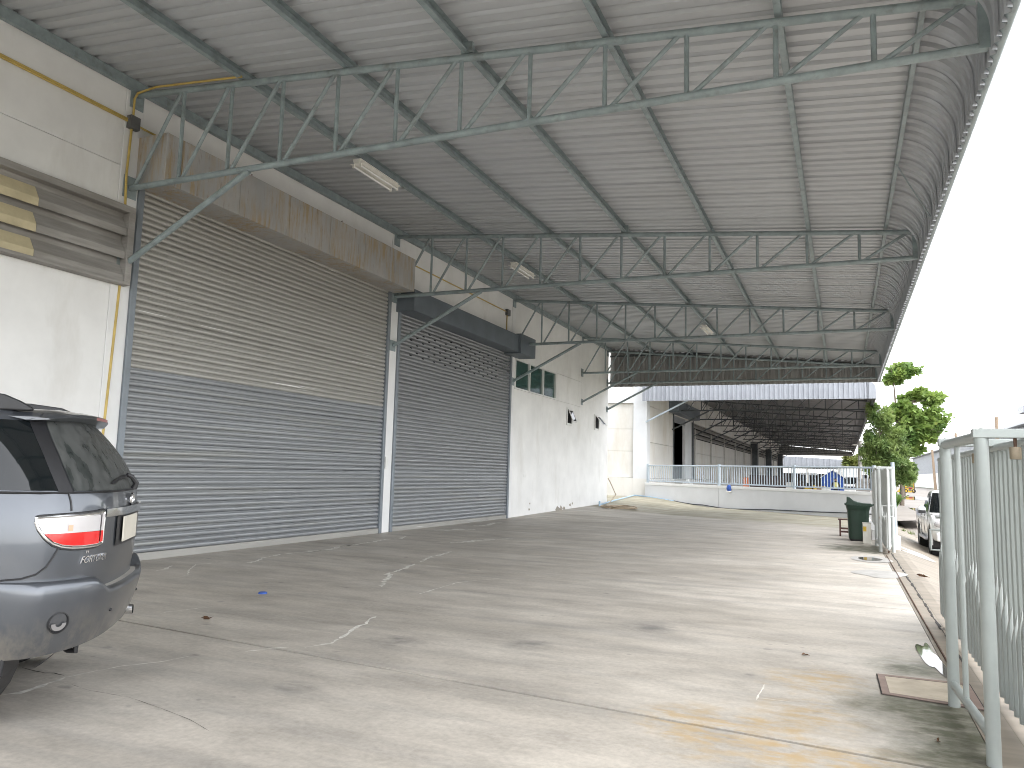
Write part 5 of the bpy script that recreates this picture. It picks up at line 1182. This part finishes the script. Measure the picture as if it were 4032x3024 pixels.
# ================================================================== background beyond the yard
XB = 25.0
wb = thing('far_factory', 'long white factory with grey ribbed upper cladding across the road', 'building', (XB, 60, -.42))
def wba(nm, mb, mt): o = ob(nm, mb, mt, wb); o.location = (-XB, -60, .42); return o
wba('lower_wall', MB().box((XB, 60, -.5), (XB+.4, 338, 4.1)), 'plain_white')
mb = MB(); yv = 60.0
while yv < 338:
    mb.prism([(XB+.02, yv), (XB+.02, yv+1.0), (XB-.1, yv+1.1), (XB-.1, yv+1.5), (XB+.02, yv+1.6), (XB+.3, yv+1.6), (XB+.3, yv)], 2, 4.1, 10.4); yv += 1.6
wba('upper_cladding', mb, 'clad_lt')
wba('roof', MB().prism([(XB-1.2, 10.2), (XB-1.2, 10.5), (XB+14, 13.5), (XB+28, 10.5)], 1, 60, 338.5), 'clad_lt')
wba('end_wall', MB().prism([(XB+.41, -.5), (XB+28, -.5), (XB+28, 10.2), (XB+14, 13.0), (XB+.41, 10.2)], 1, 337, 338), 'plain_white')
v_ = ony(4030, 1650, 105); rv = wba('roof_ventilator', MB().box((v_[0]-.2, 104, 10.6), (v_[0]+2.2, 107, v_[2]+.7)), 'clad_lt')
# end building under the neighbouring canopy
eb_ = thing('clad_shed', 'grey ribbed metal shed closing the far end of the neighbouring yard', 'building', (-4, 158, 0))
mb = MB(); xv = -13.0
a0, a1 = ony(3138, 1799, 158), ony(3345, 1812, 158); s_ = (a1[2]-a0[2])/(a1[0]-a0[0])
while xv < 9:
    mb.prism([(xv, 158), (xv+.6, 158), (xv+.68, 157.9), (xv+.92, 157.9), (xv+1.0, 158), (xv+1.0, 158.09), (xv, 158.09)], 2, 3.6, a0[2]+s_*(xv-a0[0])); xv += 1.0
o = ob('cladding', mb, 'clad_lt', eb_); o.location = (4, -158, 0)
for xv in (-12.6, -6.5, -1.0, 4.0, 8.6): ob('column', MB().box((xv, 158.1, -.1), (xv+.35, 158.5, 3.6)), 'pole_conc', eb_).location = (4, -158, 0)
ob('back_wall', MB().box((-13, 170, -.1), (9, 170.3, 2.6)), 'brown_dk', eb_).location = (4, -158, 0); ob('roof', MB().box((-13, 158.2, 3.55), (9, 170, 3.6)), 'nb_roof', eb_).location = (4, -158, 0)
def pole(u, vb, vt, Y, r, mat, label, lean=0):
    a, b = ony(u, vb, Y), ony(u+lean, vt, Y); o = thing('utility_pole', label, 'pole', (a[0], Y, -.45)); 
    ob('shaft', MB().tube([(0, 0, 0), (b[0]-a[0], 0, b[2]+.45)], [r, r*.75], 10), mat, o, True)
    ob('crossarm', MB().box((b[0]-a[0]-.5, -.06, b[2]+.1), (b[0]-a[0]+.5, .06, b[2]+.2)), mat, o); return o
pole(3386, 1905, 1735, 62, .18, 'pole_conc', 'pale concrete pole between the neighbouring canopy and the feathery tree')
pole(3684, 1915, 1770, 190, .30, 'pole_wood', 'brown wooden pole in front of the white factory wall', -14)
pole(3930, 1900, 1642, 96, .22, 'pole_wood', 'tall tan pole rising above the near gate and factory roof', -6); pole(3763, 1900, 1705, 120, .2, 'pole_wood', 'slender tan pole seen just above the near gate frame')
# things in the neighbouring yard (floor z = -.06)
ZY = -.06
def yo(u, Y): return ony(u, 1880, Y)[0]
hb = thing('garden_shed', 'small blue gabled shed beyond the railing', 'shed', (yo(3280, 66), 66, ZY))
w2 = .8; ob('front', MB().prism([(-w2, 0), (w2, 0), (w2, 1.75), (0, 2.30), (-w2, 1.75)], 1, 0, .08), 'blue', hb)
ob('side_wall', MB().box((-w2, .08, 0), (-w2+.06, 2.4, 1.75)), 'grey_white', hb); ob('side_wall', MB().box((w2-.06, .08, 0), (w2, 2.4, 1.75)), 'grey_white', hb); ob('back', MB().prism([(-w2, 0), (w2, 0), (w2, 1.75), (0, 2.30), (-w2, 1.75)], 1, 2.41, 2.48), 'blue', hb)
for s in (-1, 1): ob('roof_slope', MB().prism([(0, 2.31), (s*(w2+.15), 1.69), (s*(w2+.15), 1.75), (0, 2.38)], 1, -.12, 2.6), 'white_plastic', hb)
ob('door', MB().box((-.4, -.03, .0), (.4, -.003, 1.6)), 'blue', hb)
tk = thing('box_truck', 'white box truck seen from the front behind the railing', 'truck', (yo(3345, 84), 84, ZY))
bev(ob('cargo_box', MB().box((-1.05, 1.6, .75), (1.05, 6.2, 2.95)), 'white_plastic', tk), .03, 2); bev(ob('cab', MB().box((-.95, 0, .5), (.95, 1.55, 2.05)), 'plain_white', tk), .1, 3)
ob('windscreen', MB().box((-.8, -.02, 1.2), (.8, -.003, 1.85)), 'dark_glass', tk); ob('grille', MB().box((-.6, -.03, .65), (.6, -.003, .95)), 'black', tk); ob('bumper', MB().box((-.97, -.1, .4), (.97, 0.0, .62)), 'white_plastic', tk)
for s in (-1, 1):
    for y in (.6, 5.0): wheel(tk, s*.0+0, 0, .4, .25, 1).matrix_local = Matrix.Translation((s*.85, y, 0))@Matrix.Rotation(math.pi/2, 4, 'Z')
    ob('headlight', MB().box((s*.7-.15, -.035, .68), (s*.7+.15, -.003, .9)), 'lens_white', tk)
fk = thing('forklift', 'yellow forklift with white overhead roof beyond the railing', 'forklift', (yo(3182, 60), 60, ZY))
bev(ob('chassis', MB().box((-.5, 0, .3), (.5, 1.5, 1.0)), 'yellow', fk), .05, 2); bev(ob('counterweight', MB().box((-.5, 1.5, .3), (.5, 2.0, 1.15)), 'yellow', fk), .08, 2); ob('overhead_guard', MB().box((-.58, .2, 1.88), (.58, 1.6, 2.05)), 'white_plastic', fk)
for s in (-1, 1):
    for y in (.25, 1.55): ob('guard_post', bar((s*.48, y, 1.0), (s*.45, y, 1.9), .03), 'black', fk)
    ob('mast', MB().box((s*.3-.05, -.2, .1), (s*.3+.05, -.08, 1.95)), 'black', fk); ob('fork', MB().box((s*.25-.05, -1.2, .08), (s*.25+.05, -.2, .13)), 'black', fk)
    for y in (.3, 1.6): wheel(fk, 0, 0, .26, .2, 1).matrix_local = Matrix.Translation((s*.45, y, 0))
ob('seat', MB().box((-.25, .7, 1.0), (.25, 1.2, 1.3)), 'black', fk)
sk = thing('skip_container', 'dark brown open-top container with orange end panel behind the railing', 'container', (yo(3020, 52), 52, ZY))
sk.rotation_euler = (0, 0, .1); sk.scale = (1.0, 1.0, 1.18)
ob('side', MB().prism([(-1.0, 0.3), (.95, .3), (1.2, 1.48), (-1.1, 1.48)], 1, -.9, -.82), 'brown_dk', sk); ob('side', MB().prism([(-1.0, 0.3), (.95, .3), (1.2, 1.48), (-1.1, 1.48)], 1, .82, .9), 'brown_dk', sk)
ob('floor', MB().box((-1, -.82, .28), (.95, .82, .34)), 'brown_dk', sk); ob('end_panel', MB().box((-1.45, -.9, .3), (-1.1, .9, 1.34)), 'orange', sk); ob('front_panel', MB().obox((1.08, 0, .9), (.03, 0, 0), (0, .82, 0), (.12, 0, .58)), 'brown_dk', sk)
for sx in (-.7, .7): ob('skid', MB().box((sx-.1, -.8, 0), (sx+.1, .8, .28)), 'black', sk)
for k, (u, Y, w_, h, mt, nm, lb) in enumerate(((3145, 57, .55, 1.45, 'brown_dk', 'crate_stack', 'dark brown crate stack beside the yellow forklift'), (3108, 56, .8, 1.35, 'aged_wall', 'wrapped_pallet', 'pale wrapped pallet next to the dark container'), (3225, 63, .9, 1.1, 'cardboard', 'carton_stack', 'brown carton stack between forklift and blue shed'), (3252, 60, .6, 1.0, 'white_plastic', 'plastic_tank', 'white plastic tank in front of the blue shed'), (3395, 62, .9, 1.75, 'louver', 'timber_stack', 'grey timber boards standing beside the white truck'))):
    t = thing(nm, lb, 'stack', (yo(u, Y), Y, ZY))
    nlay = max(2, int(h/.35))
    for q in range(nlay): bev(ob('layer', MB().box((-w_/2+random.uniform(-.03, .03), -.4, h*q/nlay), (w_/2+random.uniform(-.03, .03), .4, h*(q+1)/nlay-.015)), mt, t), .02, 2)
lx = XN+1.1; ld = thing('step_ladder', 'aluminium step ladder standing on the dock platform in front of the dark doorway', 'ladder', (-9.0, 52.6, 1.28))
for s in (-1, 1):
    ob('stile', bar((-.02, s*.32, 0), (.0, s*.06, 1.0), .025), 'alu_white', ld); ob('back_leg', bar((.5, s*.32, 0), (.0, s*.06, 1.0), .02), 'alu_white', ld)
for q in range(3): zq = .25+q*.25; ob('tread', MB().box((-.05, -.32+.26*zq+.02, zq), (.06, .32-.26*zq-.02, zq+.03)), 'yellow', ld)
sk2 = thing('white_sack', 'bulging white sack at the edge of the dock platform', 'sack', (-8.9, 48.6, ZY))
ob('bag', MB().ellipsoid((0, 0, .62), (.5, .5, .66), 16, 10), 'white_plastic', sk2, 'all'); ob('tie', MB().ellipsoid((0, 0, 1.3), (.12, .12, .14), 10, 6), 'white_plastic', sk2, 'all')
# person in front of the blue shed
def person(loc, label, rz=0):
    t = thing('person', label, 'person', loc, rz)
    V = {'hip': (0, 0, .90, .13), 'waist': (0, 0, 1.05, .13), 'chest': (0, 0, 1.28, .15), 'neck': (0, 0, 1.43, .06), 'head': (0, -.02, 1.55, .095), 'crown': (0, -.01, 1.64, .07),
         'lh': (.10, 0, .86, .09), 'lk': (.12, -.03, .48, .065), 'la': (.13, .02, .08, .045), 'lf': (.13, -.15, .03, .04), 'rh': (-.10, 0, .86, .09), 'rk': (-.12, .02, .48, .065), 'ra': (-.13, .06, .08, .045), 'rf': (-.13, -.10, .03, .04),
         'ls': (.19, 0, 1.36, .06), 'le': (.26, .02, 1.10, .045), 'lw': (.24, -.08, .86, .035), 'lhd': (.23, -.11, .77, .038), 'rs': (-.19, 0, 1.36, .06), 're': (-.27, .02, 1.10, .045), 'rw': (-.25, -.08, .86, .035), 'rhd': (-.24, -.11, .77, .038)}
    E_ = [('hip', 'waist'), ('waist', 'chest'), ('chest', 'neck'), ('neck', 'head'), ('head', 'crown'), ('hip', 'lh'), ('lh', 'lk'), ('lk', 'la'), ('la', 'lf'), ('hip', 'rh'), ('rh', 'rk'), ('rk', 'ra'), ('ra', 'rf'), ('chest', 'ls'), ('ls', 'le'), ('le', 'lw'), ('lw', 'lhd'), ('chest', 'rs'), ('rs', 're'), ('re', 'rw'), ('rw', 'rhd')]
    ks = list(V); me = bpy.data.meshes.new('body'); me.from_pydata([V[k][:3] for k in ks], [(ks.index(a), ks.index(b)) for a, b in E_], []); me.materials.append(M['cloth_dk'])
    o = link('body', me, t); m = o.modifiers.new('skin', 'SKIN'); sv = me.skin_vertices[0].data
    for i, k in enumerate(ks): sv[i].radius = (V[k][3], V[k][3]); sv[i].use_root = (k == 'hip')
    o.modifiers.new('sub', 'SUBSURF').levels = 1; o.modifiers['sub'].render_levels = 2
    ob('vest', MB().lathe([(.155, 1.0), (.175, 1.12), (.185, 1.3), (.14, 1.40)], (0, 0, 0), 2, 16), 'hivis', t, True)
    ob('face', MB().ellipsoid((0, -.06, 1.555), (.07, .06, .09), 12, 8), 'skin', t, 'all'); ob('hair', MB().ellipsoid((0, .0, 1.60), (.10, .10, .085), 12, 8), 'black', t, 'all')
    return t
person((yo(3290, 61), 61, ZY), 'person in dark clothes and pale yellow vest standing in front of the blue shed')
# far end of the road
mt = thing('motorcycle', 'red motorcycle parked far off at the end of the road', 'motorcycle', (ony(3582, 1911, 150)[0], 150, .0))
mt.location.z = -.42
for x_ in (-.6, .6): ob('wheel', MB().lathe([(.2, -.05), (.3, -.05), (.32, 0), (.3, .05), (.2, .05)], (x_, 0, .32), 1, 18), 'rubber', mt, True)
ob('fuel_tank', MB().ellipsoid((.1, 0, .85), (.35, .14, .16), 12, 8), 'red', mt, 'all'); ob('seat', MB().ellipsoid((-.4, 0, .85), (.4, .13, .08), 12, 8), 'black', mt, 'all'); ob('engine', MB().box((-.2, -.12, .35), (.25, .12, .7)), 'box_grey', mt); ob('fork', bar((.6, 0, .32), (.4, 0, 1.05), .04), 'chrome', mt); ob('handlebar', bar((.38, -.35, 1.08), (.38, .35, 1.08), .02), 'black', mt)
tn = thing('tarpaulin_tent', 'yellow tarpaulin shelter far off beside the white factory', 'tent', (ony(3572, 1900, 158)[0], 158, -.42))
ob('tarpaulin', MB().prism([(-1.6, 0), (1.0, 3.2), (1.2, 3.2), (1.2, 0)], 1, 0, 3), 'yellow', tn); ob('ridge_pole', bar((1.1, -.2, 0), (1.1, -.2, 3.9), .07), 'brown_dk', tn)
